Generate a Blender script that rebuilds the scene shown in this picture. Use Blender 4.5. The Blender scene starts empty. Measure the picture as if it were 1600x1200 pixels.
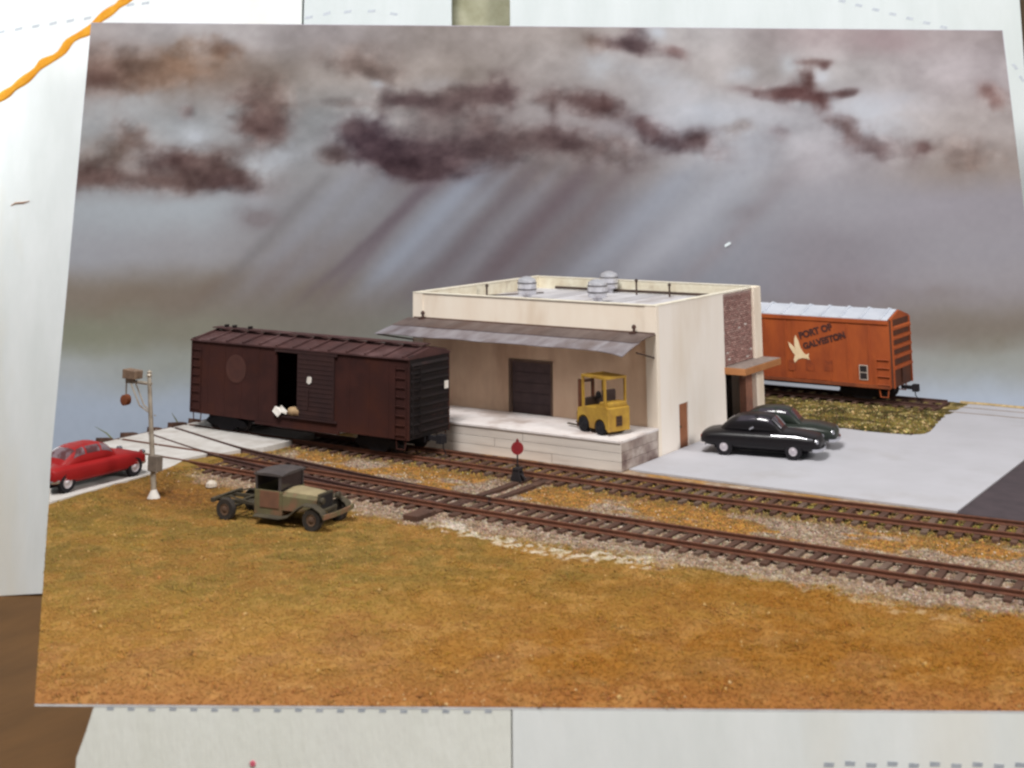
import bpy, bmesh, math, random
import numpy as np
from mathutils import Vector, Matrix

random.seed(7)
RNG = np.random.default_rng(11)
sc = bpy.context.scene
COL = sc.collection
R = math.radians

# ------------------------------------------------------------------ camera
YAW, PITCH, ROLL = 0.581, 0.177, -0.005
CAM = Vector((27.306, -54.237, 12.029))
fw = Vector((-math.sin(YAW) * math.cos(PITCH), math.cos(YAW) * math.cos(PITCH), math.sin(PITCH)))
rt = Vector((math.cos(YAW), math.sin(YAW), 0))
up = rt.cross(fw)
rt2 = math.cos(ROLL) * rt + math.sin(ROLL) * up
up2 = -math.sin(ROLL) * rt + math.cos(ROLL) * up
cd = bpy.data.cameras.new('camera')
cam = bpy.data.objects.new('camera', cd)
COL.objects.link(cam)
m = Matrix.Identity(4)
for i in range(3):
    m[i][0], m[i][1], m[i][2], m[i][3] = rt2[i], up2[i], -fw[i], CAM[i]
cam.matrix_world = m
cd.sensor_width = 36
cd.lens = 2148.6 / 1600 * 36
cd.shift_x = (800 - 765.86) / 1600
cd.shift_y = -(600 + 126.7) / 1600
cd.clip_end = 1000
cd.clip_start = 0.5
cd.dof.use_dof = True
cd.dof.focus_distance = 60
cd.dof.aperture_fstop = 0.42
sc.camera = cam

# ------------------------------------------------------------------ world, lamps, exposure
w = bpy.data.worlds.new('World')
sc.world = w
w.use_nodes = True
bg = w.node_tree.nodes['Background']
bg.inputs[0].default_value = (0.93, 0.97, 1.0, 1)
bg.inputs[1].default_value = 0.22


def area(name, loc, target, size, power, col):
    d = bpy.data.lights.new(name, 'AREA')
    d.shape = 'DISK'
    d.size = size
    d.energy = power
    d.color = col
    o = bpy.data.objects.new(name, d)
    COL.objects.link(o)
    o.location = loc
    o.rotation_euler = (Vector(target) - Vector(loc)).to_track_quat('-Z', 'Y').to_euler()
    return o


area('key_lamp', (4, -58, 92), (-4, -3, 0), 34, 122000, (1.0, 0.98, 0.955))
area('side_fill', (92, -12, 52), (0, 4, 0), 26, 60000, (1.0, 0.97, 0.93))  # unseen fill light, added to brighten the right wall
area('board_fill', (-62, 2, 16), (-42, 42, 6), 20, 7500, (0.9, 0.97, 1.0))  # added wash from out of view, whitens the boards
sc.view_settings.view_transform = 'Standard'
sc.view_settings.look = 'None'
sc.view_settings.exposure = 0
sc.view_settings.gamma = 1
sc.cycles.filter_width = 2.5
sc.cycles.max_bounces = 6


# ------------------------------------------------------------------ helpers
def lin(c):
    out = []
    for v in c:
        v = v / 255
        out.append(v / 12.92 if v <= 0.04045 else ((v + 0.055) / 1.055) ** 2.4)
    return tuple(out)


MATS = {}


def mat(name, rgb, rgb2=None, rough=0.75, scale=1.5, stretch=(1, 1, 1), bump=0.0, bscale=30, metal=0.0, spec=0.3,
        contrast=(0.35, 0.65), rgb3=None, scale3=0.6, cov3=(0.55, 0.75), coat=0.0):
    """Principled material: two colours mixed by noise, a third as broad stains, fine bump."""
    if name in MATS:
        return MATS[name]
    mt = bpy.data.materials.new(name)
    mt.use_nodes = True
    nt = mt.node_tree
    b = nt.nodes['Principled BSDF']
    b.inputs['Roughness'].default_value = rough
    b.inputs['Metallic'].default_value = metal
    b.inputs['Specular IOR Level'].default_value = spec
    if coat:
        b.inputs['Coat Weight'].default_value = coat
        b.inputs['Coat Roughness'].default_value = 0.15
    c1 = (*lin(rgb), 1)
    if rgb2 is None:
        rgb2 = tuple(v * 0.88 for v in rgb)
    tc = nt.nodes.new('ShaderNodeTexCoord')
    mp = nt.nodes.new('ShaderNodeMapping')
    mp.inputs['Scale'].default_value = stretch
    nt.links.new(tc.outputs['Object'], mp.inputs[0])

    def noise(sc_, lo, hi, detail=6):
        n = nt.nodes.new('ShaderNodeTexNoise')
        n.inputs['Scale'].default_value = sc_
        n.inputs['Detail'].default_value = detail
        n.inputs['Roughness'].default_value = 0.62
        nt.links.new(mp.outputs[0], n.inputs[0])
        r = nt.nodes.new('ShaderNodeMapRange')
        r.inputs[1].default_value = lo
        r.inputs[2].default_value = hi
        r.clamp = True
        nt.links.new(n.outputs[0], r.inputs[0])
        return r.outputs[0]

    def mix(fac, a, b_):
        x = nt.nodes.new('ShaderNodeMix')
        x.data_type = 'RGBA'
        nt.links.new(fac, x.inputs[0])
        for v, k in ((a, 6), (b_, 7)):
            if isinstance(v, tuple):
                x.inputs[k].default_value = v
            else:
                nt.links.new(v, x.inputs[k])
        return x.outputs[2]

    col = mix(noise(scale, *contrast), c1, (*lin(rgb2), 1))
    if rgb3 is not None:
        col = mix(noise(scale3, *cov3, detail=4), col, (*lin(rgb3), 1))
    nt.links.new(col, b.inputs['Base Color'])
    if bump:
        n = nt.nodes.new('ShaderNodeTexNoise')
        n.inputs['Scale'].default_value = bscale
        n.inputs['Detail'].default_value = 5
        nt.links.new(mp.outputs[0], n.inputs[0])
        bp = nt.nodes.new('ShaderNodeBump')
        bp.inputs['Strength'].default_value = bump
        bp.inputs['Distance'].default_value = 0.03
        nt.links.new(n.outputs[0], bp.inputs['Height'])
        nt.links.new(bp.outputs[0], b.inputs['Normal'])
    MATS[name] = mt
    return mt


def attr_mat(name, rough=0.9, fine=0.0, fscale=20, spec=0.15):
    mt = bpy.data.materials.new(name)
    mt.use_nodes = True
    nt = mt.node_tree
    b = nt.nodes['Principled BSDF']
    b.inputs['Roughness'].default_value = rough
    b.inputs['Specular IOR Level'].default_value = spec
    a = nt.nodes.new('ShaderNodeAttribute')
    a.attribute_name = 'Col'
    out = a.outputs['Color']
    if fine:
        tc = nt.nodes.new('ShaderNodeTexCoord')
        n = nt.nodes.new('ShaderNodeTexNoise')
        n.inputs['Scale'].default_value = fscale
        n.inputs['Detail'].default_value = 4
        nt.links.new(tc.outputs['Object'], n.inputs[0])
        r = nt.nodes.new('ShaderNodeMapRange')
        r.inputs[1].default_value = 0.3
        r.inputs[2].default_value = 0.7
        r.inputs[3].default_value = 1 - fine
        r.inputs[4].default_value = 1 + fine
        nt.links.new(n.outputs[0], r.inputs[0])
        mu = nt.nodes.new('ShaderNodeVectorMath')
        mu.operation = 'SCALE'
        nt.links.new(out, mu.inputs[0])
        nt.links.new(r.outputs[0], mu.inputs['Scale'])
        out = mu.outputs[0]
    nt.links.new(out, b.inputs['Base Color'])
    return mt


class MB:
    def __init__(s):
        s.v = []
        s.f = []

    def add(s, vs, fs):
        o = len(s.v)
        s.v += [tuple(p) for p in vs]
        s.f += [tuple(i + o for i in f) for f in fs]
        return s

    def box(s, x0, x1, y0, y1, z0, z1):
        return s.add([(x0, y0, z0), (x1, y0, z0), (x1, y1, z0), (x0, y1, z0), (x0, y0, z1), (x1, y0, z1), (x1, y1, z1), (x0, y1, z1)],
                     [(0, 3, 2, 1), (4, 5, 6, 7), (0, 1, 5, 4), (1, 2, 6, 5), (2, 3, 7, 6), (3, 0, 4, 7)])

    def prism(s, pts, a, b, axis='z'):
        n = len(pts)

        def P(p, h):
            if axis == 'z':
                return (p[0], p[1], h)
            if axis == 'y':
                return (p[0], h, p[1])
            return (h, p[0], p[1])
        return s.add([P(p, a) for p in pts] + [P(p, b) for p in pts],
                     [tuple(range(n)), tuple(range(2 * n - 1, n - 1, -1))] + [(i, i + n, (i + 1) % n + n, (i + 1) % n) for i in range(n)])

    def tube(s, path, r, n=8):
        path = [Vector(p) for p in path]
        rings = []
        for i, p in enumerate(path):
            t = (path[min(i + 1, len(path) - 1)] - path[max(i - 1, 0)]).normalized()
            a = t.cross(Vector((0, 0, 1)))
            if a.length < 1e-3:
                a = t.cross(Vector((1, 0, 0)))
            a.normalize()
            b = t.cross(a)
            rr = r[i] if isinstance(r, (list, tuple)) else r
            rings.append([p + (a * math.cos(k * 2 * math.pi / n) + b * math.sin(k * 2 * math.pi / n)) * rr for k in range(n)])
        vs = [q for ring in rings for q in ring]
        fs = []
        for i in range(len(rings) - 1):
            for k in range(n):
                fs.append((i * n + k, i * n + (k + 1) % n, (i + 1) * n + (k + 1) % n, (i + 1) * n + k))
        fs.append(tuple(range(n)))
        fs.append(tuple(range((len(rings) - 1) * n, len(rings) * n)))
        return s.add(vs, fs)

    def lathe(s, prof, c=(0, 0, 0), n=20, axis='z'):
        vs, fs = [], []
        for (r, h) in prof:
            for k in range(n):
                a = 2 * math.pi * k / n
                p = (r * math.cos(a), r * math.sin(a), h)
                if axis == 'y':
                    p = (p[0], p[2], p[1])
                elif axis == 'x':
                    p = (p[2], p[0], p[1])
                vs.append((p[0] + c[0], p[1] + c[1], p[2] + c[2]))
        for i in range(len(prof) - 1):
            for k in range(n):
                fs.append((i * n + k, i * n + (k + 1) % n, (i + 1) * n + (k + 1) % n, (i + 1) * n + k))
        fs.append(tuple(range(n)))
        fs.append(tuple(range((len(prof) - 1) * n, len(prof) * n)))
        return s.add(vs, fs)

    def sweep(s, prof, path):
        """profile (across, height) swept along a path of (x, y, z), across = left normal"""
        n = len(prof)
        vs, fs = [], []
        P = [Vector(p) for p in path]
        for i, p in enumerate(P):
            t = P[min(i + 1, len(P) - 1)] - P[max(i - 1, 0)]
            nrm = Vector((-t.y, t.x, 0)).normalized()
            for (a, h) in prof:
                vs.append(p + nrm * a + Vector((0, 0, h)))
        for i in range(len(P) - 1):
            for k in range(n):
                fs.append((i * n + k, i * n + (k + 1) % n, (i + 1) * n + (k + 1) % n, (i + 1) * n + k))
        fs.append(tuple(range(n)))
        fs.append(tuple(range((len(P) - 1) * n, len(P) * n)))
        return s.add(vs, fs)

    def mesh(s, name, mt, bevel=0.0, smooth=False):
        me = bpy.data.meshes.new(name)
        me.from_pydata(s.v, [], s.f)
        bm = bmesh.new()
        bm.from_mesh(me)
        bmesh.ops.recalc_face_normals(bm, faces=bm.faces)
        if bevel:
            es = [e for e in bm.edges if len(e.link_faces) == 2 and e.calc_face_angle(0) > 0.5]
            bmesh.ops.bevel(bm, geom=es, offset=bevel, segments=2, profile=0.6, affect='EDGES', clamp_overlap=True)
        bm.to_mesh(me)
        bm.free()
        if smooth:
            me.polygons.foreach_set('use_smooth', [True] * len(me.polygons))
            try:
                me.set_sharp_from_angle(angle=R(38))
            except Exception:
                pass
        me.materials.append(mt)
        return me

    def build(s, name, mt, parent=None, bevel=0.0, smooth=False, **kw):
        o = bpy.data.objects.new(name, s.mesh(name, mt, bevel, smooth))
        COL.objects.link(o)
        if parent is not None:
            o.parent = parent
        for k, v in kw.items():
            o[k] = v
        return o


def inst(name, me, parent, loc=(0, 0, 0), rot=(0, 0, 0), scale=(1, 1, 1)):
    o = bpy.data.objects.new(name, me)
    COL.objects.link(o)
    o.parent = parent
    o.location = loc
    o.rotation_euler = rot
    o.scale = scale
    return o


def thing(name, label, cat, loc=(0, 0, 0), rz=0.0, group=None, kind=None):
    o = bpy.data.objects.new(name, None)
    COL.objects.link(o)
    o.empty_display_size = 0.3
    o.location = loc
    o.rotation_euler = (0, 0, rz)
    tag(o, label, cat, group, kind)
    return o


def tag(o, label=None, cat=None, group=None, kind=None):
    if label:
        o['label'] = label
    if cat:
        o['category'] = cat
    if group:
        o['group'] = group
    if kind:
        o['kind'] = kind
    return o


def np_mesh(name, V, F, mt, colors=None, smooth=False):
    V = np.asarray(V, np.float32)
    F = np.asarray(F, np.int32)
    me = bpy.data.meshes.new(name)
    me.vertices.add(len(V))
    me.vertices.foreach_set('co', V.ravel())
    k = F.shape[1]
    me.loops.add(F.size)
    me.loops.foreach_set('vertex_index', F.ravel())
    me.polygons.add(len(F))
    me.polygons.foreach_set('loop_start', np.arange(0, F.size, k, dtype=np.int32))
    if smooth:
        me.polygons.foreach_set('use_smooth', np.ones(len(F), bool))
    me.update(calc_edges=True)
    if colors is not None:
        ca = me.color_attributes.new('Col', 'FLOAT_COLOR', 'POINT')
        rgba = np.ones((len(V), 4), np.float32)
        rgba[:, :3] = colors
        ca.data.foreach_set('color', rgba.ravel())
    me.materials.append(mt)
    o = bpy.data.objects.new(name, me)
    COL.objects.link(o)
    return o


def nlin(c):
    c = np.clip(np.asarray(c, float) / 255, 0, 1)
    return np.where(c <= 0.04045, c / 12.92, ((c + 0.055) / 1.055) ** 2.4)


def vnoise(x, y, seed=0):
    ix, iy = np.floor(x), np.floor(y)
    fx, fy = x - ix, y - iy
    fx, fy = fx * fx * fx * (fx * (fx * 6 - 15) + 10), fy * fy * fy * (fy * (fy * 6 - 15) + 10)

    def h(a, b):
        v = np.sin(a * 127.1 + b * 311.7 + seed * 74.7) * 43758.5453
        return v - np.floor(v)
    return (h(ix, iy) * (1 - fx) + h(ix + 1, iy) * fx) * (1 - fy) + (h(ix, iy + 1) * (1 - fx) + h(ix + 1, iy + 1) * fx) * fy


def fbm(x, y, seed=0, octs=5, gain=0.5):
    t, a, s = 0, 1, 0
    for i in range(octs):
        t = t + a * vnoise(x * 2 ** i, y * 2 ** i, seed + i * 3.1)
        s += a
        a *= gain
    return t / s


def smooth(x, a, b):
    t = np.clip((x - a) / (b - a), 0, 1)
    return t * t * (3 - 2 * t)


def text_mesh(txt, size, mt, name, depth=0.006, bold=0.02):
    cu = bpy.data.curves.new('t', 'FONT')
    cu.body = txt
    cu.size = size
    cu.extrude = depth
    cu.offset = bold
    ob = bpy.data.objects.new('t', cu)
    COL.objects.link(ob)
    dg = bpy.context.evaluated_depsgraph_get()
    me = bpy.data.meshes.new_from_object(ob.evaluated_get(dg))
    bpy.data.objects.remove(ob)
    bpy.data.curves.remove(cu)
    me.name = name
    me.materials.clear()
    me.materials.append(mt)
    return me


# ------------------------------------------------------------------ the painted sky board
H = Vector((-math.sin(YAW), math.cos(YAW), 0))      # horizontal direction the diorama faces away along


def wallpt(s, z, d):
    return CAM.xy.to_3d() + rt * s + H * d + Vector((0, 0, z))


CG_U = np.array([100, 300, 500, 700, 900, 1100, 1300, 1500])
CG_V = np.array([50, 120, 200, 270, 330, 400, 460, 520, 570, 640])
CG = np.array([
    [(140, 132, 132), (158, 155, 158), (142, 136, 138), (140, 132, 130), (152, 144, 142), (162, 158, 160), (154, 142, 144), (150, 140, 142)],
    [(124, 110, 106), (128, 112, 104), (138, 131, 128), (138, 129, 125), (150, 144, 144), (152, 146, 146), (164, 160, 162), (160, 152, 156)],
    [(154, 156, 160), (150, 152, 156), (142, 144, 148), (126, 119, 119), (142, 136, 138), (158, 160, 168), (162, 160, 166), (158, 150, 150)],
    [(136, 130, 128), (134, 126, 126), (140, 140, 144), (108, 100, 104), (118, 110, 110), (142, 140, 144), (150, 146, 152), (140, 130, 127)],
    [(156, 162, 170), (158, 164, 172), (130, 130, 135), (118, 116, 122), (113, 109, 115), (138, 140, 148), (147, 145, 153), (143, 139, 147)],
    [(150, 152, 160), (147, 147, 153), (126, 122, 124), (113, 111, 119), (112, 108, 114), (138, 140, 150), (134, 130, 138), (146, 143, 151)],
    [(126, 117, 108), (121, 112, 104), (116, 108, 102), (112, 108, 114), (113, 111, 119), (132, 134, 144), (136, 130, 138), (147, 143, 149)],
    [(126, 128, 114), (126, 124, 113), (116, 112, 106), (118, 120, 116), (118, 120, 120), (126, 124, 128), (126, 117, 117), (125, 117, 110)],
    [(160, 166, 170), (142, 146, 142), (128, 132, 128), (128, 132, 130), (130, 134, 134), (135, 136, 138), (150, 150, 152), (152, 155, 153)],
    [(160, 172, 190), (160, 172, 190), (160, 172, 188), (160, 172, 188), (160, 172, 188), (160, 172, 190), (168, 178, 196), (176, 187, 205)]], float)
# cloud blobs: (u, v, ru, rv, tilt, colour, strength)
DK, BR, LT, VD = (84, 70, 76), (120, 98, 86), (188, 193, 202), (62, 48, 58)
BLOBS = [
    (160, 110, 60, 26, 0, (116, 96, 90), .8), (150, 120, 30, 14, 0, (104, 84, 84), .5), (200, 96, 50, 16, 10, (112, 98, 92), .6),
    (300, 95, 60, 26, -15, (128, 104, 88), .8), (350, 72, 22, 12, 10, (118, 102, 98), .6), (250, 125, 60, 15, 0, (126, 108, 98), .5),
    (210, 165, 90, 22, 0, (168, 172, 178), .6), (300, 175, 12, 10, 0, (120, 104, 106), .8), (300, 215, 30, 20, 0, (182, 188, 198), .8),
    (200, 215, 26, 26, -60, (122, 108, 106), .7), (170, 245, 40, 18, -35, (110, 98, 94), .6), (150, 285, 60, 18, 0, (92, 76, 76), .9),
    (270, 255, 40, 13, 6, (84, 68, 70), .95), (330, 268, 60, 20, 8, (92, 78, 78), .95), (270, 288, 90, 14, 3, (92, 78, 78), .9), (350, 292, 40, 14, 0, (82, 66, 70), .8),
    (405, 185, 38, 36, -20, (98, 82, 82), .95), (420, 205, 34, 16, 0, (92, 76, 78), .6), (430, 150, 40, 30, 0, (124, 112, 108), .6),
    (395, 268, 26, 12, 10, (176, 180, 186), .7), (440, 250, 46, 16, -12, (172, 178, 188), .7), (395, 312, 24, 12, 20, (164, 168, 178), .6),
    (400, 345, 40, 16, -10, (118, 110, 114), .8), (400, 300, 50, 16, 0, (140, 134, 138), .4),
    (575, 115, 44, 15, 6, (106, 96, 94), .9), (590, 122, 18, 8, 0, (92, 82, 82), .6), (560, 90, 60, 22, 0, (128, 116, 114), .6),
    (545, 172, 40, 8, 3, (110, 102, 102), .8), (600, 138, 14, 8, 0, (168, 172, 180), .7), (620, 160, 26, 14, 5, (92, 80, 84), .9), (640, 165, 30, 12, 0, (88, 76, 80), .7),
    (725, 158, 50, 22, -8, (84, 72, 74), .95), (785, 148, 30, 24, 10, (84, 70, 74), .95), (700, 175, 40, 16, 0, (100, 88, 92), .7), (680, 135, 40, 12, 0, (150, 150, 156), .4),
    (580, 228, 42, 26, 18, (70, 58, 68), 1), (630, 245, 56, 26, 14, (72, 60, 68), 1), (690, 248, 60, 24, 0, (80, 68, 74), .95), (640, 262, 46, 14, 6, (74, 60, 66), .9),
    (525, 250, 24, 11, -4, (88, 78, 80), .95), (555, 205, 20, 12, 30, (96, 86, 90), .7), (770, 235, 56, 20, 10, (90, 78, 82), .9), (760, 205, 26, 12, 20, (98, 86, 88), .7),
    (830, 225, 40, 16, 0, (96, 84, 86), .7), (690, 205, 50, 14, 0, (134, 130, 132), .5), (850, 165, 16, 12, 0, (92, 80, 82), .8), (870, 175, 10, 14, 0, (96, 84, 86), .6),
    (915, 162, 42, 16, 16, (86, 70, 72), 1), (950, 168, 16, 9, 0, (92, 74, 76), .6), (940, 105, 26, 24, 0, (174, 180, 190), .6), (1030, 130, 60, 24, 20, (172, 176, 186), .6),
    (930, 70, 20, 12, 10, (118, 104, 100), .8), (985, 72, 42, 10, 14, (88, 76, 80), .95), (995, 58, 14, 18, 10, (86, 74, 80), .9), (1055, 86, 16, 8, 20, (110, 90, 92), .8),
    (1022, 54, 16, 12, 0, (184, 192, 204), .8), (880, 225, 36, 16, 0, (88, 74, 78), .85), (940, 245, 60, 22, 10, (98, 86, 88), .8), (960, 205, 34, 12, 0, (146, 140, 146), .5),
    (1000, 200, 26, 12, 22, (104, 88, 92), .8), (1035, 222, 36, 15, 12, (80, 66, 72), 1), (1095, 226, 24, 13, 0, (84, 70, 74), .95), (1160, 212, 26, 10, -10, (124, 114, 112), .6),
    (1220, 218, 14, 8, 20, (124, 108, 112), .6), (1120, 250, 30, 14, 0, (128, 118, 122), .5), (1100, 185, 40, 12, 10, (170, 174, 184), .5), (1150, 120, 20, 12, 0, (182, 186, 196), .7),
    (1200, 152, 46, 9, 6, (108, 88, 90), .85), (1250, 155, 34, 15, 8, (84, 60, 62), 1), (1262, 128, 12, 14, -60, (90, 70, 70), .9), (1270, 102, 28, 7, 4, (110, 92, 92), .9), (1295, 112, 8, 6, 45, (98, 78, 80), .8),
    (1290, 175, 18, 12, 50, (92, 70, 72), .9), (1325, 158, 22, 7, -8, (96, 78, 80), .9), (1235, 105, 16, 16, 0, (176, 182, 190), .6), (1285, 128, 16, 10, 0, (190, 194, 204), .7),
    (1360, 190, 50, 22, 10, (186, 190, 200), .75), (1400, 170, 60, 14, 0, (176, 178, 188), .5), (1330, 215, 30, 12, 25, (108, 92, 94), .85), (1370, 240, 50, 16, 12, (112, 98, 102), .8), (1440, 243, 12, 8, 20, (104, 84, 86), .8),
    (1380, 70, 60, 18, 0, (150, 132, 136), .6), (1545, 160, 14, 20, -25, (112, 88, 88), .85), (1560, 172, 26, 14, 0, (128, 106, 104), .6), (1490, 240, 60, 18, 0, (134, 120, 118), .5), (1530, 262, 50, 14, -10, (132, 114, 108), .5),
    (1160, 250, 60, 34, -40, (160, 162, 172), .6), (1165, 340, 26, 10, -10, (122, 116, 122), .4), (1440, 340, 60, 18, -6, (154, 150, 160), .4),
    (460, 420, 70, 26, -30, (116, 106, 106), .5), (330, 455, 70, 14, -25, (116, 104, 96), .55), (200, 475, 60, 14, -12, (120, 108, 96), .5), (170, 535, 50, 20, 0, (134, 136, 120), .5),
    (1480, 470, 80, 12, 0, (122, 112, 110), .4), (1330, 465, 60, 14, 0, (120, 110, 114), .35), (1540, 545, 60, 16, 0, (124, 118, 106), .5)]
RAYS = [  # sun shafts: pixel line x at v=270, slope dx/dv, half width, colour, strength
    (560, -.95, 22, (138, 140, 150), .5), (620, -1.0, 24, (134, 136, 146), .45), (690, -.9, 14, (104, 94, 102), .5), (705, -1.15, 13, (96, 86, 94), .5), (752, -.95, 28, (138, 144, 158), .75), (800, -1.0, 16, (136, 140, 152), .4),
    (835, -.95, 16, (102, 94, 100), .5), (875, -.92, 14, (126, 124, 132), .4), (920, -.95, 24, (98, 86, 92), .6), (985, -1.0, 20, (110, 100, 104), .5), (1085, -1.05, 34, (142, 146, 158), .6), (1170, -1.1, 40, (156, 158, 168), .6), (1250, -1.0, 20, (134, 128, 134), .4), (520, -.95, 14, (112, 110, 114), .4)]
KS = 1.0


def sky_colours(s, z):
    v = 38 + (20.6 - z) * 26.5
    u = 800 + (s - 1.25) * (25.4 + (v - 38) / 602 * 1.2)
    wu = (fbm(u / 70, v / 60, 3, 4) - .5)
    wv = (fbm(u / 70, v / 60, 9, 4) - .5)
    uu, vv = u + wu * 26, v + wv * 22
    # smooth control grid
    fu = np.clip(np.interp(uu, CG_U, np.arange(8)), 0, 6.999)
    fv = np.clip(np.interp(vv, CG_V, np.arange(10)), 0, 8.999)
    i, j = fu.astype(int), fv.astype(int)
    a, b = fu - i, fv - j
    a, b = a * a * (3 - 2 * a), b * b * (3 - 2 * b)
    a, b = a[..., None], b[..., None]
    c = (CG[j, i] * (1 - a) + CG[j, i + 1] * a) * (1 - b) + (CG[j + 1, i] * (1 - a) + CG[j + 1, i + 1] * a) * b
    for (x0, sl, wd, col, st) in RAYS:
        xl = x0 + sl * (v - 270) + 10 * wu
        g = np.exp(-((u - xl) / wd) ** 2 * .9) * smooth(v, 235, 300) * (1 - smooth(v, 410, 510)) * min(.9, st * 1.3)
        c = c + (np.array(col) - c) * g[..., None]
    # soft mottling of the cloud deck
    mott = (fbm(u / 75, v / 60, 33, 5, .55) - .46) * (1 - smooth(v, 240, 330))
    c = c + mott[..., None] * np.array((64, 64, 66))
    bil = 0
    for o_ in range(5):
        bil = bil + .55 ** o_ * np.abs(2 * vnoise(u / 52 * 2 ** o_, v / 44 * 2 ** o_, 70 + o_) - 1)
    bil = .42 - bil / 2.1
    D, CW = np.zeros(u.shape), np.zeros(u.shape + (3,))
    for (bu, bv, ru, rv, tl, col, st) in BLOBS:
        ca, sa = math.cos(R(tl)), math.sin(R(tl))
        du, dv = uu - bu, vv - bv
        x, y = (du * ca + dv * sa) / (ru * 1.12), (-du * sa + dv * ca) / (rv * 1.25)
        r2 = x * x + y * y
        if sum(col) < 400 and bv < 300:
            g = np.exp(-np.clip(r2, 0, 12) * .95) * st
            D += g
            CW += g[..., None] * np.array(col)
        else:
            g = np.exp(-np.clip(r2 + bil * 1.2, 0, 9) * 1.1) * st
            c = c + (np.array(col) - c) * np.clip(g, 0, 1)[..., None]
    al = smooth(D + bil * 1.1 * smooth(D, .03, .4), -.12, 1.5)
    c = c + (CW / (D[..., None] + 1e-6) + np.array((-7, -10, -12)) - c) * al[..., None]
    inner = fbm(u / 34, v / 26, 91, 5, .55) - .5
    c = c + (inner * smooth(D, .1, .6) * 58)[..., None] * np.array((1.05, .98, .95))
    c = c + (fbm(u / 9, v / 9, 50, 3) - .5)[..., None] * 5
    return c


NS, NZ = 620, 380
ss = np.linspace(0, 1, NS)[None, :]
zz = np.linspace(0, 1, NZ)[:, None]
ZB, ZT = -14.3, 20.75 - .75 * ss
Z = ZB + (ZT - ZB) * zz
SL = -25.96 + (Z + 9) / 29.75 * 1.37 + .9 * smooth(-Z, 4.6, 6.0)
SR = 33.0 - (Z + 9) / 29.0 * 1.55
S = SL + (SR - SL) * ss
cols = nlin(sky_colours(S, Z)) * np.array((1.07, 1.08, 1.08)) * KS
P0 = np.array(CAM)
P0[2] = 0
RT, HH = np.array(rt), np.array(H)
V = P0 + S[..., None] * RT + 84.5 * HH + Z[..., None] * np.array((0, 0, 1))
idx = np.arange(NS * NZ).reshape(NZ, NS)
F = np.stack([idx[:-1, :-1], idx[:-1, 1:], idx[1:, 1:], idx[1:, :-1]], -1).reshape(-1, 4)
sky = np_mesh('sky', V.reshape(-1, 3), F, attr_mat('painted_sky', rough=.8), cols.reshape(-1, 3), smooth=True)
tag(sky, 'backdrop painted with brown and grey storm clouds and slanting light shafts', 'backdrop', kind='structure')
# the card the sky is painted on: gives the board its thickness and its pale cut edge
mb = MB()
cs = [(-25.15, -14.3), (33.2, -14.3), (31.5, 20.03), (-24.62, 20.79), (-25.77, -4.6), (-25.0, -6.0)]
mb.add([wallpt(s, z, 84.53) for s, z in cs] + [wallpt(s, z, 84.75) for s, z in cs],
       [tuple(range(6)), tuple(range(11, 5, -1))] + [(i, (i + 1) % 6, (i + 1) % 6 + 6, i + 6) for i in range(6)])
mb.build('backing_card', mat('card_edge', (196, 190, 205), rough=.8), sky)
fl = MB().add([wallpt(s, z, d) for d in (84.47, 84.44) for s, z in ((13.95, 7.1), (14.3, 7.28), (14.32, 7.4), (14.2, 7.42), (13.93, 7.25))],
              [(0, 1, 2, 3, 4), (9, 8, 7, 6, 5)] + [(i, (i + 1) % 5, (i + 1) % 5 + 5, i + 5) for i in range(5)])
fl.build('paint_chip', mat('chip_white', (235, 245, 250)), sky)

# ------------------------------------------------------------------ white boards behind and below, brown floor
M_WB = mat('white_board', (246, 251, 251), (236, 242, 241), rough=.55, scale=.5, stretch=(1, 1, .25), bump=.25, bscale=5, rgb3=(240, 238, 226), scale3=.12)
M_WB3 = mat('white_board_cool', (222, 229, 230), (214, 222, 222), rough=.55, scale=.5, stretch=(1, 1, .25), bump=.25, bscale=5)
M_WB2 = mat('white_board_cream', (244, 247, 240), (236, 239, 230), rough=.55, scale=1.2, stretch=(1, 1, .3), bump=.35, bscale=9, rgb3=(240, 241, 238), scale3=.3)


def wall_board(name, s0, s1, z0, z1, d, label, mt=M_WB, th=1.2):
    n = 24
    bot = [(s0 + (s1 - s0) * i / n, z0 + (random.random() - .5) * .25) for i in range(n + 1)]
    pts = bot + [(s1, z1), (s0, z1)]
    mb = MB()
    k = len(pts)
    mb.add([wallpt(s, z, d) for s, z in pts] + [wallpt(s, z, d + th) for s, z in pts],
           [tuple(range(k)), tuple(range(2 * k - 1, k - 1, -1))] + [(i, (i + 1) % k, (i + 1) % k + k, i + k) for i in range(k)])
    o = mb.build(name, mt, None, bevel=.05)
    return tag(o, label, 'board', 'white boards around the diorama')


M_DASH = mat('dash_grey', (186, 192, 200), (160, 168, 178), rough=.8, scale=6)
M_DASH2 = mat('dash_pale', (208, 214, 222), (190, 198, 206), rough=.8, scale=6)
boardA = wall_board('white_board', -62, -12.68, -14.3, 29, 92, 'tall white board along the edge crossed by the orange stripe')
boardB = wall_board('white_board', -12.56, -2.62, -14.3, 29, 92.1, 'narrow white board between the thin joint and the dark gap', M_WB3)
boardC = wall_board('white_board', 1.3, 35.55, -14.3, 29, 91.9, 'wide white board behind the upper edge of the backdrop', M_WB3)
boardG = wall_board('grey_board', -4.5, 3.2, -14.3, 29, 93.8, 'olive grey board seen in the gap between two white boards', mat('olive_board', (176, 174, 150), (150, 148, 122), rough=.8, scale=.6))
boardG['group'] = ''
del boardG['group']
boardH = wall_board('brown_board', 35.7, 39, -14.3, 29, 92.8, 'dark brown board at the far corner beyond the white boards', mat('brown_board', (96, 78, 58)))
del boardH['group']


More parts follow.
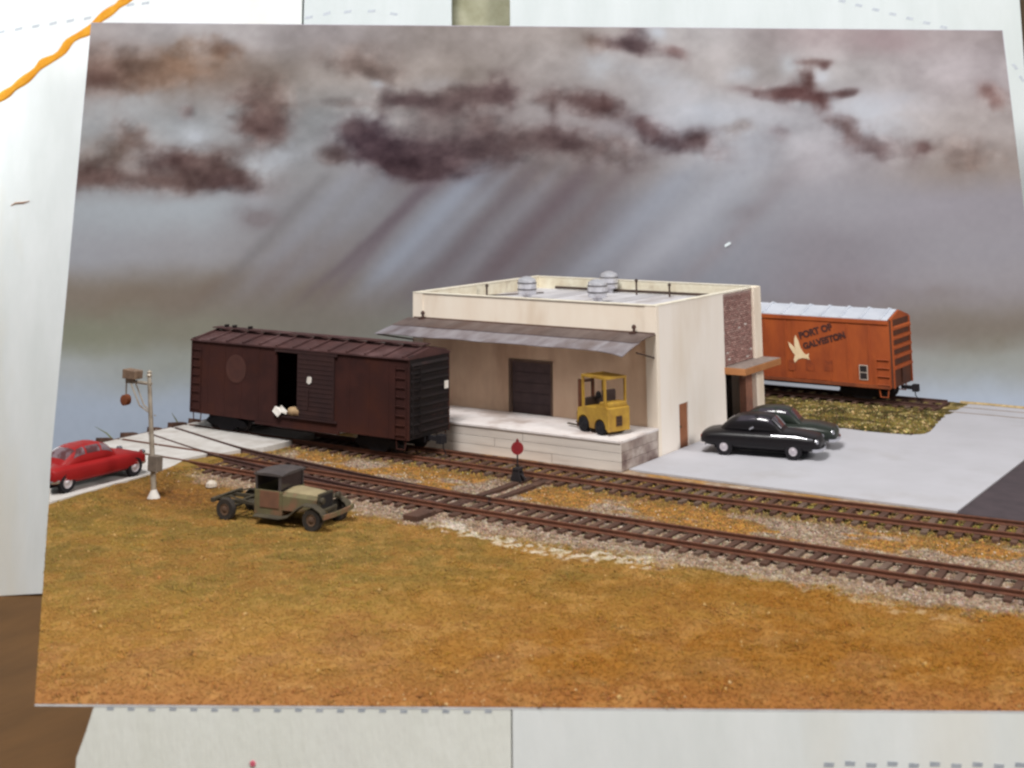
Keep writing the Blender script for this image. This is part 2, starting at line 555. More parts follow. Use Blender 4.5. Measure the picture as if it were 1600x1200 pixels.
def dashes(board, pts, d, wd=.55, ht=.2):
    for (s, z, t) in pts:
        mb = MB()
        a = [(-wd / 2, -ht / 2), (wd / 2 * .8, -ht / 2 * .8), (wd / 2, ht / 2), (-wd / 2 * .85, ht / 2 * .75)]
        q = [(s + x * math.cos(t) - y * math.sin(t), z + x * math.sin(t) + y * math.cos(t)) for x, y in a]
        mb.add([wallpt(x, y, d - .004) for x, y in q] + [wallpt(x, y, d + .06) for x, y in q],
               [(0, 1, 2, 3), (7, 6, 5, 4), (0, 4, 5, 1), (1, 5, 6, 2), (2, 6, 7, 3), (3, 7, 4, 0)])
        mb.build('dash_mark', M_DASH2, board)


dashes(boardA, [(-32.8 + 1.15 * i, 20.95 + .2 * i - .004 * i * i, .18) for i in range(6)] + [(-25.6, 22.55, .5), (-24.2, 22.75, .15), (-23.2, 22.85, .1)], 91.99)
dashes(boardB, [(-12.2, 21.85, .1), (-11, 22.1, .25), (-9.6, 22.22, .1), (-8.0, 22.25, 0), (-6.5, 22.05, -.25)], 92.09)
dashes(boardC, [(23.6 + 1.12 * i, 22.75 - .3 * i, -.28) for i in range(7)] + [(34.9, 18.3, -1.0), (35.3, 17.5, -1.0)], 91.89, .5, .22)

mb = MB()
path = []
for i in range(110):
    t = i / 109
    a = t * 3.3 - 2.0
    path.append((-32.7 + 8.4 * a + .1 * math.sin(a * 31), 16.45 + 6.85 * a + .09 * math.sin(a * 23 + 1), .27 + .05 * math.sin(a * 40)))
vs, fs = [], []
for i, (s, z, hw) in enumerate(path):
    for (k, dd) in ((-1, 91.985), (-.6, 91.93), (.6, 91.93), (1, 91.985)):
        vs.append(wallpt(s - .63 * k * hw, z + .77 * k * hw, dd))
for i in range(len(path) - 1):
    for k in range(3):
        fs.append((i * 4 + k, i * 4 + k + 1, i * 4 + k + 5, i * 4 + k + 4))
mb.add(vs, fs)
tag(mb.build('orange_stripe', mat('orange_stripe', (236, 170, 52), (226, 150, 36), rough=.5, scale=2), None),
    'wavy orange stripe running across the corner of the tall white board', 'stripe')
mb = MB()
pp = [(-31.5, 9.55, 0), (-31.2, 9.72, .05), (-30.7, 9.74, .05), (-30.3, 9.85, .03)]
mb.tube([wallpt(s, z, 91.98) for s, z, r in pp], [.02, .06, .06, .02], 6)
mb.build('brown_scratch', mat('scratch', (170, 128, 100)), boardA)

fp = [wallpt(s, -14.35, d) for s, d in ((-80, 10), (80, 10), (80, 100), (-80, 100))]
mb = MB().add([(p.x, p.y, p.z) for p in fp] + [(p.x, p.y, p.z - 1) for p in fp],
              [(0, 1, 2, 3), (7, 6, 5, 4), (0, 4, 5, 1), (1, 5, 6, 2), (2, 6, 7, 3), (3, 7, 4, 0)])
tag(mb.build('floor', mat('brown_floor', (116, 82, 46), (102, 72, 40), rough=.8, scale=.4, stretch=(1, .3, 1)), None), 'brown table surface below the white boards', 'table', kind='structure')

# front line of the base
A0 = np.array([-.22, -31.47])
UF = np.array([0.85260767, 0.52255158])
NF = np.array([-UF[1], UF[0]])


def frontpt(t, z, off=0.0):
    p = A0 + UF * t + NF * off
    return (p[0], p[1], z)


def front_board(name, t0, t1, z0, z1, off, label, ragged, mt):
    n = 26
    left = []
    for i in range(n + 1):
        z = z1 + (z0 - z1) * i / n
        dz = z1 - z
        r = (.12 * math.sin(dz * 3.2) + .05 * math.sin(dz * 9 + 1) + .02 * math.sin(dz * 23)) if ragged else 0
        if ragged:
            r += .22 * math.exp(-dz * 9)
        left.append((t0 + r, z))
    pts = left + [(t1, z0), (t1, z1)]
    k = len(pts)
    mb = MB().add([frontpt(t, z, off) for t, z in pts] + [frontpt(t, z, off + .9) for t, z in pts],
                  [tuple(range(k)), tuple(range(2 * k - 1, k - 1, -1))] + [(i, (i + 1) % k, (i + 1) % k + k, i + k) for i in range(k)])
    return tag(mb.build(name, mt, None, bevel=.02), label, 'board', 'white boards around the diorama')


boardD = front_board('white_board', 1.1, 10.9, -14.3, -.113, .006, 'cream white board with ragged end holding up the diorama', True, M_WB2)
boardE = front_board('white_board', 10.93, 27, -14.3, -.113, .003, 'smooth white board under the front edge beside the ragged board', False, M_WB)


def fdash(board, pts, off, mt=M_DASH, wd=.17, ht=.07):
    for (t, z) in pts:
        a = [(-wd / 2, -ht / 2), (wd / 2 * .8, -ht / 2), (wd / 2, ht / 2 * .7), (-wd / 2 * .9, ht / 2)]
        mb = MB().add([frontpt(t + x, z + y, off - .003) for x, y in a] + [frontpt(t + x, z + y, off + .02) for x, y in a],
                      [(0, 1, 2, 3), (7, 6, 5, 4), (0, 4, 5, 1), (1, 5, 6, 2), (2, 6, 7, 3), (3, 7, 4, 0)])
        mb.build('dash_mark', mt, board)


fdash(boardD, [(1.75 + .48 * i, -.155 - .006 * (i % 3)) for i in range(19)], .006)
fdash(boardE, [(18.0 + .47 * i, -1.2 + .03 * (i % 2)) for i in range(10)], .003, wd=.24, ht=.1)
MB().lathe([(.001, 0), (.07, .01), (.06, .02)], (0, 0, 0), 9).build('red_spot', mat('red_spot', (226, 110, 130)), boardD).matrix_world = Matrix.Translation(frontpt(5.05, -1.28, .006)) @ Matrix.Rotation(math.atan2(UF[1], UF[0]), 4, 'Z') @ Matrix.Rotation(R(90), 4, 'X')

# ------------------------------------------------------------------ ground
LP = np.array([(-.22, -31.47), (-21.55, -13.56), (-21.5, 6.0), (-9.0, 19.85)])
RP = np.array([(26.0, -15.4), (26.0, -3.0), (26.0, 9.0), (24.0, 19.85)])
LT_ = np.array([0, .5, .83, 1.0])
MAIN = [(-21.3, -11.12), (-16, -11.14), (-10, -11.4), (-2, -11.6), (7, -11.5), (14, -11.3), (25.5, -10.8)]
SIDE = [(-21.3, -5.45), (-8, -5.6), (4, -5.72), (9, -5.5), (16, -4.98), (25.5, -4.2)]
DIV = [(1.5, -11.6), (-2, -11.58), (-6, -11.2), (-10, -10.62), (-15.2, -9.8), (-18, -8.9), (-21.3, -7.85)]


def line_y(L, x):
    L = sorted(L)
    return np.interp(x, [p[0] for p in L], [p[1] for p in L])


def ground_z(x, y):
    n = fbm(x * .5, y * .5, 5, 4) - .5
    amp = .10 * smooth(-y, 13.8, 20)
    bank = .05 * (1 - smooth(np.abs(y - line_y(MAIN, x)), 1.6, 3.4)) + .03 * (1 - smooth(np.abs(y - line_y(SIDE, x)), 1.3, 2.4))
    z = n * (amp * 1.1 + .03) + (fbm(x * 3, y * 3, 8, 3) - .5) * .05 + bank
    qf = (x - A0[0]) * NF[0] + (y - A0[1]) * NF[1]
    z = np.maximum(z * smooth(qf, .1, 1.2) - .06 * (1 - smooth(qf, 0, .6)), -.06)
    flat = smooth(x, 0, .6) * smooth(y, -3.1, -2.8)
    de = x - np.interp(y, [-19.6, -14.2, -11.9, -8.2, -6.4], [-14.36, -14.8, -15.45, -14.55, -14.5])
    z = z + .22 * (1 - smooth(de, .05, 1.7)) * smooth(-y, 6.5, 12)
    flat = np.maximum(flat, smooth(-de, .05, .35))
    isl = smooth(y, 9.6, 10.6) * smooth(-x, -8.0, -7.4)
    return z * (1 - flat * (1 - isl)) - .05 * flat * (1 - isl) + .04 * isl


KG = 1.0


def ground_col(x, y):
    n1 = fbm(x * .33, y * .33, 1, 5)
    n2 = fbm(x * 1.4, y * 1.4, 2, 5)
    n3 = fbm(x * 5, y * 5, 4, 3)
    C = lambda *c: np.array(c, float)
    mx = lambda a, b, t: a + (b - a) * np.clip(t, 0, 1)[..., None]
    # depth from the front edge
    q = (x - A0[0]) * NF[0] + (y - A0[1]) * NF[1]
    c = mx(C(141, 100, 52), C(150, 109, 54), smooth(n1, .4, .6))
    c = mx(c, C(150, 113, 56), smooth(q, 1.5, 6) * smooth(n2, .35, .62))
    c = mx(c, C(136, 110, 54), smooth(q, 4.0, 9.5) * (.35 + .65 * smooth(n1 * .6 + n2 * .4, .36, .62)))
    c = mx(c, C(112, 92, 48), .5 * smooth(q, 6.5, 11) * smooth(n2, .45, .62))
    c = mx(c, C(136, 90, 32), smooth((x - A0[0]) * UF[0] + (y - A0[1]) * UF[1], 5, 13) * (.45 + .5 * smooth(n1, .4, .6)) * (1 - .6 * smooth(q, 7, 11)))
    c = mx(c, C(146, 104, 68), .4 * smooth(q, .5, 3) * (1 - smooth(q, 3, 6)) * smooth(fbm(x * .8, y * .8, 41, 3), .5, .65))
    c = mx(c, C(140, 88, 58), .4 * (1 - smooth(q, .2, 2.5)))
    c = mx(c, C(170, 130, 76), .38 * smooth(fbm(x * 1.7, y * 1.7, 57, 4), .56, .7))
    c = mx(c, C(112, 82, 40), .2 * smooth(fbm(x * 1.1, y * 1.1, 63, 4), .58, .72))
    dm = np.abs(y - line_y(MAIN, x))
    ds = np.abs(y - line_y(SIDE, x))
    edge = (n2 - .5) * 2.6
    nearside = y < line_y(MAIN, x)
    lim = np.where(nearside, 2.45 + .0 * x, 9)
    bal = (1 - smooth(dm + edge * .55, lim - .35, lim + .35)) * smooth(x, -14.6, -13.2)
    stone = mx(C(160, 137, 116), C(138, 115, 95), smooth(n3, .35, .65))
    stone = mx(stone, C(176, 160, 142), smooth(fbm(x * 7, y * 7, 14, 3), .55, .72))
    # brown leaves between main and siding
    tuft = smooth(fbm(x * .42, y * .8, 17, 4), .47, .57) * (1 - nearside.astype(float)) * smooth(dm, 1.15, 1.7)
    stone = mx(stone, mx(C(172, 122, 58), C(140, 104, 56), smooth(n3, .4, .6)), tuft * .9)
    c = mx(c, stone, bal)
    # around the siding
    sd = (1 - smooth(ds + edge * .2, 1.1, 1.9))
    c = mx(c, mx(C(112, 86, 52), C(140, 116, 62), smooth(n3, .4, .6)), sd * .85)
    c = mx(c, C(120, 110, 52), (1 - smooth(ds, .4, .9)) * smooth(fbm(x * .6, y, 27, 3), .45, .55) * .8 * smooth(x, 1, 4))
    # chalky spill along the ballast edge
    wl = np.abs(y - (-14.15 - .35 * np.sin(x * .45) + (n2 - .5) * 1.6))
    ws = smooth(x, -2.2, -1) * (1 - smooth(x, 6.2, 8)) + .45 * smooth(x, 8, 9) * (1 - smooth(x, 15, 17))
    c = mx(c, C(206, 196, 182), .85 * (1 - smooth(wl, .12, .42)) * ws * smooth(n3, .36, .56))
    # earthy ground by the crossing signal
    ea = np.exp(-(((x + 12.2) / 2.4) ** 2 + ((y + 15.6) / 1.7) ** 2))
    c = mx(c, mx(C(138, 96, 48), C(112, 78, 42), smooth(n3, .4, .6)), ea * 1.1)
    # far grass island
    isl = smooth(y, 9, 9.6)
    c = mx(c, mx(mx(C(120, 104, 56), C(80, 70, 38), smooth(n2, .42, .6)), C(190, 168, 120), smooth(n3, .6, .75)), isl)
    return c


NU, NV = 460, 460
uu = np.linspace(0, 1, NU)[None, :]
tv = np.linspace(0, 1, NV)[:, None] ** 1.25
lx, ly = np.interp(tv, LT_, LP[:, 0]), np.interp(tv, LT_, LP[:, 1])
rx, ry = np.interp(tv, LT_, RP[:, 0]), np.interp(tv, LT_, RP[:, 1])
GX, GY = lx + (rx - lx) * uu, ly + (ry - ly) * uu
GZ = ground_z(GX, GY)
idx = np.arange(NU * NV).reshape(NV, NU)
F = np.stack([idx[:-1, :-1], idx[:-1, 1:], idx[1:, 1:], idx[1:, :-1]], -1).reshape(-1, 4)
G_MAT = attr_mat('turf_ground', rough=.9, fine=.16, fscale=7)
ground = np_mesh('ground', np.stack([GX, GY, GZ], -1).reshape(-1, 3), F, G_MAT, nlin(ground_col(GX, GY)).reshape(-1, 3) * KG, smooth=True)
tag(ground, 'rust orange and ochre turf with gravel along the tracks', 'ground', kind='structure')
outline = [tuple(p) for p in LP] + [tuple(p) for p in RP[::-1]]
mb = MB()
mb.prism(outline, -.07, -.112)
tag(mb.build('base_board', mat('base_white', (236, 236, 238), rough=.7), None), 'thin white base board carrying the whole diorama', 'base', kind='structure')
# skirt of the ground down to the board
ed = np.concatenate([idx[0, :], idx[1:, -1], idx[-1, -2::-1], idx[-2:0:-1, 0]])
gv = np.stack([GX, GY, GZ], -1).reshape(-1, 3)[ed]
lo = gv.copy()
lo[:, 2] = -.07
n = len(ed)
i = np.arange(n)
o = np_mesh('ground_edge', np.concatenate([gv, lo]), np.stack([i, (i + 1) % n, (i + 1) % n + n, i + n], -1), mat('earth_edge', (138, 94, 56), (124, 84, 50), scale=5))
o.parent = ground


def granules(name, x, y, size, colr, mt, flat=.7, lift=.3):
    """many small four-sided crumbs as one mesh"""
    n = len(x)
    T = np.array([(1, 0, -.45), (-.5, .87, -.45), (-.5, -.87, -.45), (0, 0, .9)])
    a = RNG.uniform(0, 6.28, n)
    tx, ty = RNG.normal(0, .45, n), RNG.normal(0, .45, n)
    V = np.repeat(T[None], n, 0) * RNG.uniform(.65, 1.35, (n, 4, 3))
    ca, sa = np.cos(a)[:, None], np.sin(a)[:, None]
    X, Y, Zl = V[..., 0] * ca - V[..., 1] * sa, V[..., 0] * sa + V[..., 1] * ca, V[..., 2] * flat
    Zl = Zl + X * tx[:, None] * .6 + Y * ty[:, None] * .6
    z = ground_z(x, y)
    P = np.stack([X * size[:, None] + x[:, None], Y * size[:, None] + y[:, None], Zl * size[:, None] + (z + size * lift)[:, None]], -1)
    F = np.array([(0, 2, 1), (0, 1, 3), (1, 2, 3), (2, 0, 3)])
    Fi = (np.arange(n) * 4)[:, None, None] + F[None]
    o = np_mesh(name, P.reshape(-1, 3), Fi.reshape(-1, 3), mt, np.repeat(colr, 4, 0))
    o['kind'] = 'stuff'
    return o


def inside(x, y):
    """inside the base outline"""
    ok = np.ones(len(x), bool)
    pts = np.array(outline)
    c = np.zeros(len(x), bool)
    for k in range(len(pts)):
        a, b = pts[k], pts[k - 1]
        t = ((a[1] > y) != (b[1] > y)) & (x < (b[0] - a[0]) * (y - a[1]) / (b[1] - a[1] + 1e-12) + a[0])
        c ^= t
    return c


GR = attr_mat('crumb', rough=.9)


def off_ties(x, y):
    on = (np.abs((x + 1.6 + .27) % .54 - .27) < .125) & (np.abs(y - line_y(MAIN, x)) < 1.36) & (x > -2)
    ya, yb = line_y(MAIN, x) - 1.36, np.maximum(line_y(DIV, x), line_y(MAIN, x)) + 1.36
    on |= (np.abs((x + 14.3 + .27) % .54 - .27) < .125) & (y > ya) & (y < yb) & (x <= -2)
    on |= (np.abs((x + 14.2 + .28) % .56 - .28) < .125) & (np.abs(y - line_y(SIDE, x)) < 1.36)
    on |= (np.abs(np.abs(y - line_y(MAIN, x)) - .83) < .09) | (np.abs(np.abs(y - line_y(SIDE, x)) - .81) < .09)
    on |= ((np.abs(x + 2.35) < .17) | (np.abs(x + 1.55) < .17)) & (y > -13) & (y < -6.4)
    return ~on


# turf crumbs over the foreground
n = 150000
q = RNG.uniform(0.001, 1, n)
t = RNG.uniform(0, 30, n)
x = A0[0] + UF[0] * t + NF[0] * q * 17 - .8 * q * 17 * .9
y = A0[1] + UF[1] * t + NF[1] * q * 17
x = np.concatenate([x, RNG.uniform(-21, 0, 50000)])
y = np.concatenate([y, RNG.uniform(-31, -13, 50000)])
k = inside(x, y) & (y < line_y(MAIN, x) - 2.0 + (fbm(x * 1.4, y * 1.4, 2, 5) - .5) * 1.4) & (x > np.interp(y, [-19.6, -14.2, -11.9], [-14.36, -14.8, -15.4]) + .04)
x, y = x[k], y[k]
cc = ground_col(x, y) * RNG.uniform(.93, 1.07, (len(x), 1)) + RNG.normal(0, 3, (len(x), 3))
sp = RNG.random(len(x))
cc[sp < .003] = (176, 142, 90)
cc[sp > .985] *= .7
fq = (x - A0[0]) * NF[0] + (y - A0[1]) * NF[1]
ft = (x - A0[0]) * UF[0] + (y - A0[1]) * UF[1]
pale = RNG.random(len(x)) < .05 * np.exp(-(fq / 1.6) ** 2) * np.exp(-((ft - 8) / 4) ** 2)
cc[pale] = (190, 158, 112)
clump = fbm(x * 2.2, y * 2.2, 77, 3) > .66
sz = RNG.uniform(.016, .04, len(x)) * (1 + (sp < .004) * .5) * (1 + .7 * clump)
tag(granules('turf', x, y, sz, nlin(cc) * KG, GR), 'crumbly orange and olive turf covering the foreground', 'turf')
# ballast stones
n = 130000
x = RNG.uniform(-14.8, 25, n)
y = RNG.uniform(-14.6, -6.2, n)
k = (y > line_y(MAIN, x) - 2.75 + (fbm(x * 1.4, y * 1.4, 2, 5) - .5) * 1.6) & (y < line_y(SIDE, x) - 1.0) & inside(x, y) & off_ties(x, y)
x, y = x[k], y[k]
cc = ground_col(x, y) * RNG.uniform(.78, 1.1, (len(x), 1)) + RNG.normal(0, 5, (len(x), 3))
sp = RNG.random(len(x))
cc[sp < .012] = (196, 182, 166)
cc[sp > .96] *= .62
tag(granules('ballast', x, y, RNG.uniform(.022, .06, len(x)), nlin(cc) * KG, GR), 'grey and tan track ballast stones mixed with dry leaves', 'ballast')
# weeds around the siding and on the island behind the parking lot
n = 30000
x = RNG.uniform(-14.5, 25, n)
y = line_y(SIDE, x) + RNG.uniform(-1.4, 1.5, n)
k = inside(x, y) & ~((x > .2) & (y > -2.9)) & ~((x < .2) & (y > -3.5)) & off_ties(x, y)
x, y = x[k], y[k]
x2, y2 = RNG.uniform(-1, 8.2, 30000), RNG.uniform(9.7, 16.4, 30000)
keep = (y2 > 9.95 + np.maximum(0, 3.8 - x2) * .32) & (x2 < 8.05 - (y2 - 10.6) * .13) & ((x2 < 7.5) | (y2 > 10.4))
x, y = np.concatenate([x, x2[keep]]), np.concatenate([y, y2[keep]])
cc = ground_col(x, y) * RNG.uniform(.6, 1.25, (len(x), 1)) + RNG.normal(0, 6, (len(x), 3))
tag(granules('weeds', x, y, RNG.uniform(.025, .075, len(x)), nlin(cc) * KG, GR, flat=1.0), 'olive weeds along the siding and on the island behind the lot', 'weeds')

# ------------------------------------------------------------------ paved surfaces
M_LOT = mat('lot_concrete', (182, 181, 187), (175, 174, 179), rough=.8, scale=.35, rgb3=(168, 165, 167), scale3=.28, cov3=(.55, .8), bump=.08)
M_SLAB = mat('slab_concrete', (198, 194, 190), (180, 174, 168), rough=.85, scale=1.3, rgb3=(160, 150, 142), scale3=.7, cov3=(.6, .8))
lot = MB()
LOT = [(.03, -2.78), (12.88, -2.72), (12.93, 19.8), (7.1, 19.8), (7.25, 18.9), (7.2, 16.4), (7.45, 15.2), (7.5, 13.7), (7.75, 13.0), (7.95, 11.4), (7.9, 10.7), (7.5, 10.2), (6.6, 9.95), (5.4, 9.9), (3.8, 10.2),
       (1.5, 10.9), (.03, 11.25)]
lot.prism(LOT, -.04, .035)
lot = tag(lot.build('parking_lot', M_LOT, None), 'pale grey concrete parking lot beside the warehouse', 'parking lot', kind='structure')
for yy in (16.95, 18.5):
    MB().box(7.25, 12.9, yy - .05, yy + .05, .036, .05).build('rail_groove', mat('groove_brown', (150, 132, 118), rough=.8), lot)
mb = MB()
mb.tube([(3.2 + 1.3 * i, 19.72 + .05 * math.sin(i * 2), .06) for i in range(3, 9)], .09, 6)
mb.build('edge_grass', mat('edge_tan', (196, 172, 130), (150, 128, 90), scale=6), lot)
tag(MB().prism([(12.93, -2.95), (25.9, -2.6), (25.9, 19.7), (12.98, 19.7)], -.04, .02).build('asphalt_road', mat('asphalt', (74, 64, 68), (64, 56, 60), rough=.85, scale=1.5), None), 'dark grey asphalt road beyond the parking lot edge', 'road', kind='structure')

road = bpy.data.objects.new('road', None)
COL.objects.link(road)
tag(road, 'pale slab road crossing the tracks beside the red car', 'road', kind='structure')
ZS = .295
SLABS = [
    [(-21.2, -12.06), (-15.45, -12.06), (-15.1, -12.8), (-14.8, -14.2), (-14.36, -19.58), (-21.2, -13.84)],
    [(-21.2, -11.92), (-15.75, -11.92), (-15.6, -10.36), (-21.2, -10.36)],
    [(-21.2, -10.24), (-15.2, -10.24), (-15.0, -9.14), (-21.2, -7.16)],
    [(-21.2, -7.02), (-15.05, -8.98), (-14.55, -8.2), (-14.5, -6.45), (-21.2, -6.32)],
    [(-21.2, -6.18), (-14.6, -6.3), (-14.6, -4.86), (-21.2, -4.74)],
    [(-21.2, -4.6), (-14.6, -4.72), (-14.6, 5.5), (-21.2, 5.5)]]
for i, p in enumerate(SLABS):
    c = sum(q[0] for q in p) / len(p), sum(q[1] for q in p) / len(p)
    MB().prism(p, -.05, ZS - .015 * (i % 2)).build('road_slab', M_SLAB, road, bevel=.02)
MB().sweep([(-.05, 0), (.05, 0), (.05, .012), (-.05, .012)], [(-15.0, -10.5 + .02, ZS - .005), (-18, -9.72, ZS - .005), (-20.5, -8.86, ZS - .005)][0:3]).build('rail_groove', mat('groove_dark', (128, 112, 100)), road)
edg = thing('timber_edging', 'dark notched timber edging along the far side of the slab road', 'edging')
M_TIE = mat('tie_timber', (88, 62, 50), (66, 47, 40), rough=.9, scale=2, stretch=(1, 1, 1), rgb3=(110, 84, 70), scale3=.9)
MB().box(-21.45, -21.22, -13.4, -4.6, -.05, .26).build('beam', M_TIE, edg, bevel=.02)
for yy, ln in ((-12.3, .75), (-10.9, .8), (-9.5, .85), (-8.0, .7), (-6.6, 1.0), (-5.5, .6)):
    MB().prism([(yy - ln / 2, .2), (yy + ln / 2, .2), (yy + ln / 2 - .1, .36), (yy - ln / 2 + .02, .46)], -21.5, -21.2, 'x').build('block', M_TIE, edg)
for (x, y, lean, lab) in ((-21.3, -10.3, -.75, 'green grass blade leaning out beside the red car roof'), (-21.35, -6.4, -.35, 'green grass blade leaning out behind the crossing signal post')):
    b = thing('grass_blade', lab, 'plant', (x, y, .2))
    for k in range(1):
        h = .62
        MB().tube([(0, .05 * k, -.1), (-.1 + lean * .4, lean * .3, h * .5), (lean, lean * .8 - .1 * k, h)], [.04, .03, .004], 5).build('leaf', mat('blade_green', (112, 116, 78), (94, 98, 66)), b)

# ------------------------------------------------------------------ tracks
M_RAIL = mat('rusty_rail', (112, 68, 48), (88, 54, 40), rough=.7, scale=3, spec=.4)
M_RAIL2 = mat('dark_rail', (84, 56, 48), (66, 44, 40), rough=.7, scale=3, spec=.4)
RPROF = [(-.085, 0), (.085, 0), (.08, .03), (.03, .05), (.03, .115), (.05, .125), (.05, .165), (-.05, .165), (-.05, .125), (-.03, .115), (-.03, .05), (-.08, .03)]


def spline(L, step=.5):
    L = sorted(L)
    xs = np.arange(L[0][0], L[-1][0], step)
    X, Y = [p[0] for p in L], [p[1] for p in L]
    y = np.interp(xs, X, Y)
    for _ in range(12):
        y[1:-1] = (y[:-2] + 2 * y[1:-1] + y[2:]) / 4
    return xs, y


TIE_ME = MB().box(-.105, .105, -1.33, 1.33, -.12, .0).mesh('tie', M_TIE, bevel=.012)
M_TIE2 = mat('tie_timber_weathered', (104, 76, 62), (78, 56, 48), rough=.9, scale=2)
TIE_ME2 = MB().box(-.1, .1, -1.3, 1.3, -.12, .0).mesh('tie', M_TIE2, bevel=.012)

TIE_ME3 = MB().box(-.1, .1, -1.28, 1.36, -.12, .0).mesh('tie', mat('tie_timber_grey', (112, 92, 80), (84, 66, 56), rough=.9, scale=3), bevel=.012)


def rails(parent, L, gauge, x0, x1, mt=M_RAIL, z=.155):
    xs, ys = spline(L, .4)
    k = (xs >= x0) & (xs <= x1)
    for s in (-1, 1):
        MB().sweep(RPROF, [(a, b + s * gauge / 2, z) for a, b in zip(xs[k], ys[k])]).build('rail', mt, parent)


def ties(parent, L, x0, x1, sp, z=.155):
    xs, ys = spline(L, .25)
    x = x0
    while x < x1:
        y = float(np.interp(x, xs, ys))
        a = math.atan2(float(np.interp(x + .3, xs, ys)) - y, .3)
        inst('tie', random.choice((TIE_ME, TIE_ME, TIE_ME2, TIE_ME3)), parent, (x + random.uniform(-.02, .02), y + random.uniform(-.07, .07), z + random.uniform(-.012, .0)),
             (0, 0, a + random.uniform(-.035, .035)), (random.uniform(.9, 1.12), random.uniform(.96, 1.04), 1))
        x += sp


main = thing('railway_track', 'nearest rusty track crossing the gravel in front of the old truck', 'track', group='railway tracks')
rails(main, MAIN, 1.66, -21.2, 25.3)
ties(main, MAIN, -1.6, 25, .54)
# turnout ties: longer towards the frog
x = -14.3
while x < -2:
    y0 = float(line_y(MAIN, x)) - 1.32 + random.uniform(-.08, .08)
    y1 = max(float(line_y(DIV, x)), float(line_y(MAIN, x))) + 1.32 + random.uniform(-.08, .08)
    MB().box(-.105, .105, y0, y1, -.12, 0).build('tie', M_TIE, main, bevel=.01).location = (x, 0, .152)
    x += .54
for xx in (-2.35, -1.55):
    MB().box(-.15, .15, -12.9, -6.4, -.12, .01).build('switch_timber', M_TIE, main, bevel=.012).location = (xx, 0, .13)
MB().box(-2.75, -2.15, -14.1, -13.0, .0, .24).build('timber_stub', M_TIE, main, bevel=.03)
for k in range(2):
    MB().tube([(-1.95, -12.3 + .9 * k, .2), (-1.95, -11.5 + .9 * k, .2)], .03, 6).build('throw_rod', M_RAIL2, main)
side = thing('railway_track', 'rusty siding track running along the loading dock and parking lot', 'track', group='railway tracks')
rails(side, SIDE, 1.62, -21.2, 25.3)
ties(side, SIDE, -14.2, 25, .56)
div = thing('railway_track', 'diverging rails curving off the near track into the slab road', 'track', group='railway tracks')
rails(div, DIV, 1.62, -21.2, -1.0, M_RAIL2)
far = thing('railway_track', 'dark far track under the orange boxcar behind the lot', 'track', group='railway tracks')
FAR = [(-12, 17.7), (7.2, 17.7)]
rails(far, FAR, 1.62, -11, 7.2, M_RAIL2)
ties(far, FAR, -10.5, 7.1, .66)

# ------------------------------------------------------------------ warehouse
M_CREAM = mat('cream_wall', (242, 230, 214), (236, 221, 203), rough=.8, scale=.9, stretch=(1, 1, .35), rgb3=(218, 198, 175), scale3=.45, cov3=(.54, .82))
M_CREAM2 = mat('cream_wall_side', (242, 233, 224), (238, 228, 217), rough=.8, scale=.6, stretch=(1, 1, .3), rgb3=(226, 212, 196), scale3=.35, cov3=(.5, .75))
M_PARA = mat('parapet_inside', (226, 220, 200), (206, 194, 170), rough=.85, scale=1.2, rgb3=(150, 130, 112), scale3=.7, cov3=(.58, .78))
wh = thing('freight_warehouse', 'cream flat roofed warehouse with loading dock and metal dock canopy', 'warehouse')
Wd, Dp, Ht = 12.74, 11.2, 6.07
T = .24
mb = MB()
M_TANSHADE = mat('tan_shaded_lower_wall', (238, 208, 180), (224, 190, 162), rough=.85, scale=.8, stretch=(1, 1, .5), rgb3=(186, 148, 122), scale3=.35, cov3=(.52, .82))  # tan and grimy, with the shade under the canopy put into the colour
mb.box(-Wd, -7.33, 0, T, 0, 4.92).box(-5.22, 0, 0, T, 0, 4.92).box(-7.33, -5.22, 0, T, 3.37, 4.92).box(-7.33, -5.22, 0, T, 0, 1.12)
mb.build('front_wall', M_TANSHADE, wh)
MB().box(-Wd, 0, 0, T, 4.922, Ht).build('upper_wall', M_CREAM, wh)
for x in (-Wd - .03, -.52):
    MB().box(x, x + .03 + (.502 if x > -5 else .55), -.035, T - .001 if x > -5 else -.001, .0, Ht + .015).build('corner_pilaster', M_CREAM, wh, bevel=.01)
dr = MB().box(-7.30, -5.25, .1, .18, 1.14, 3.34).build('dock_door', mat('door_grey', (96, 80, 80), (84, 70, 72), rough=.8, scale=2), wh)
for k in range(1, 5):
    MB().box(-7.3, -5.25, .085, .1, 1.14 + k * .44 - .015, 1.14 + k * .44 + .015).build('door_rail', mat('door_rail', (84, 70, 72)), dr)
MB().box(-7.42, -7.32, -.03, .1, 1.12, 3.37).box(-5.23, -5.13, -.03, .1, 1.12, 3.37).box(-7.42, -5.13, -.03, .1, 3.372, 3.46).build('door_frame', mat('door_frame', (120, 98, 84), (104, 84, 74)), wh)
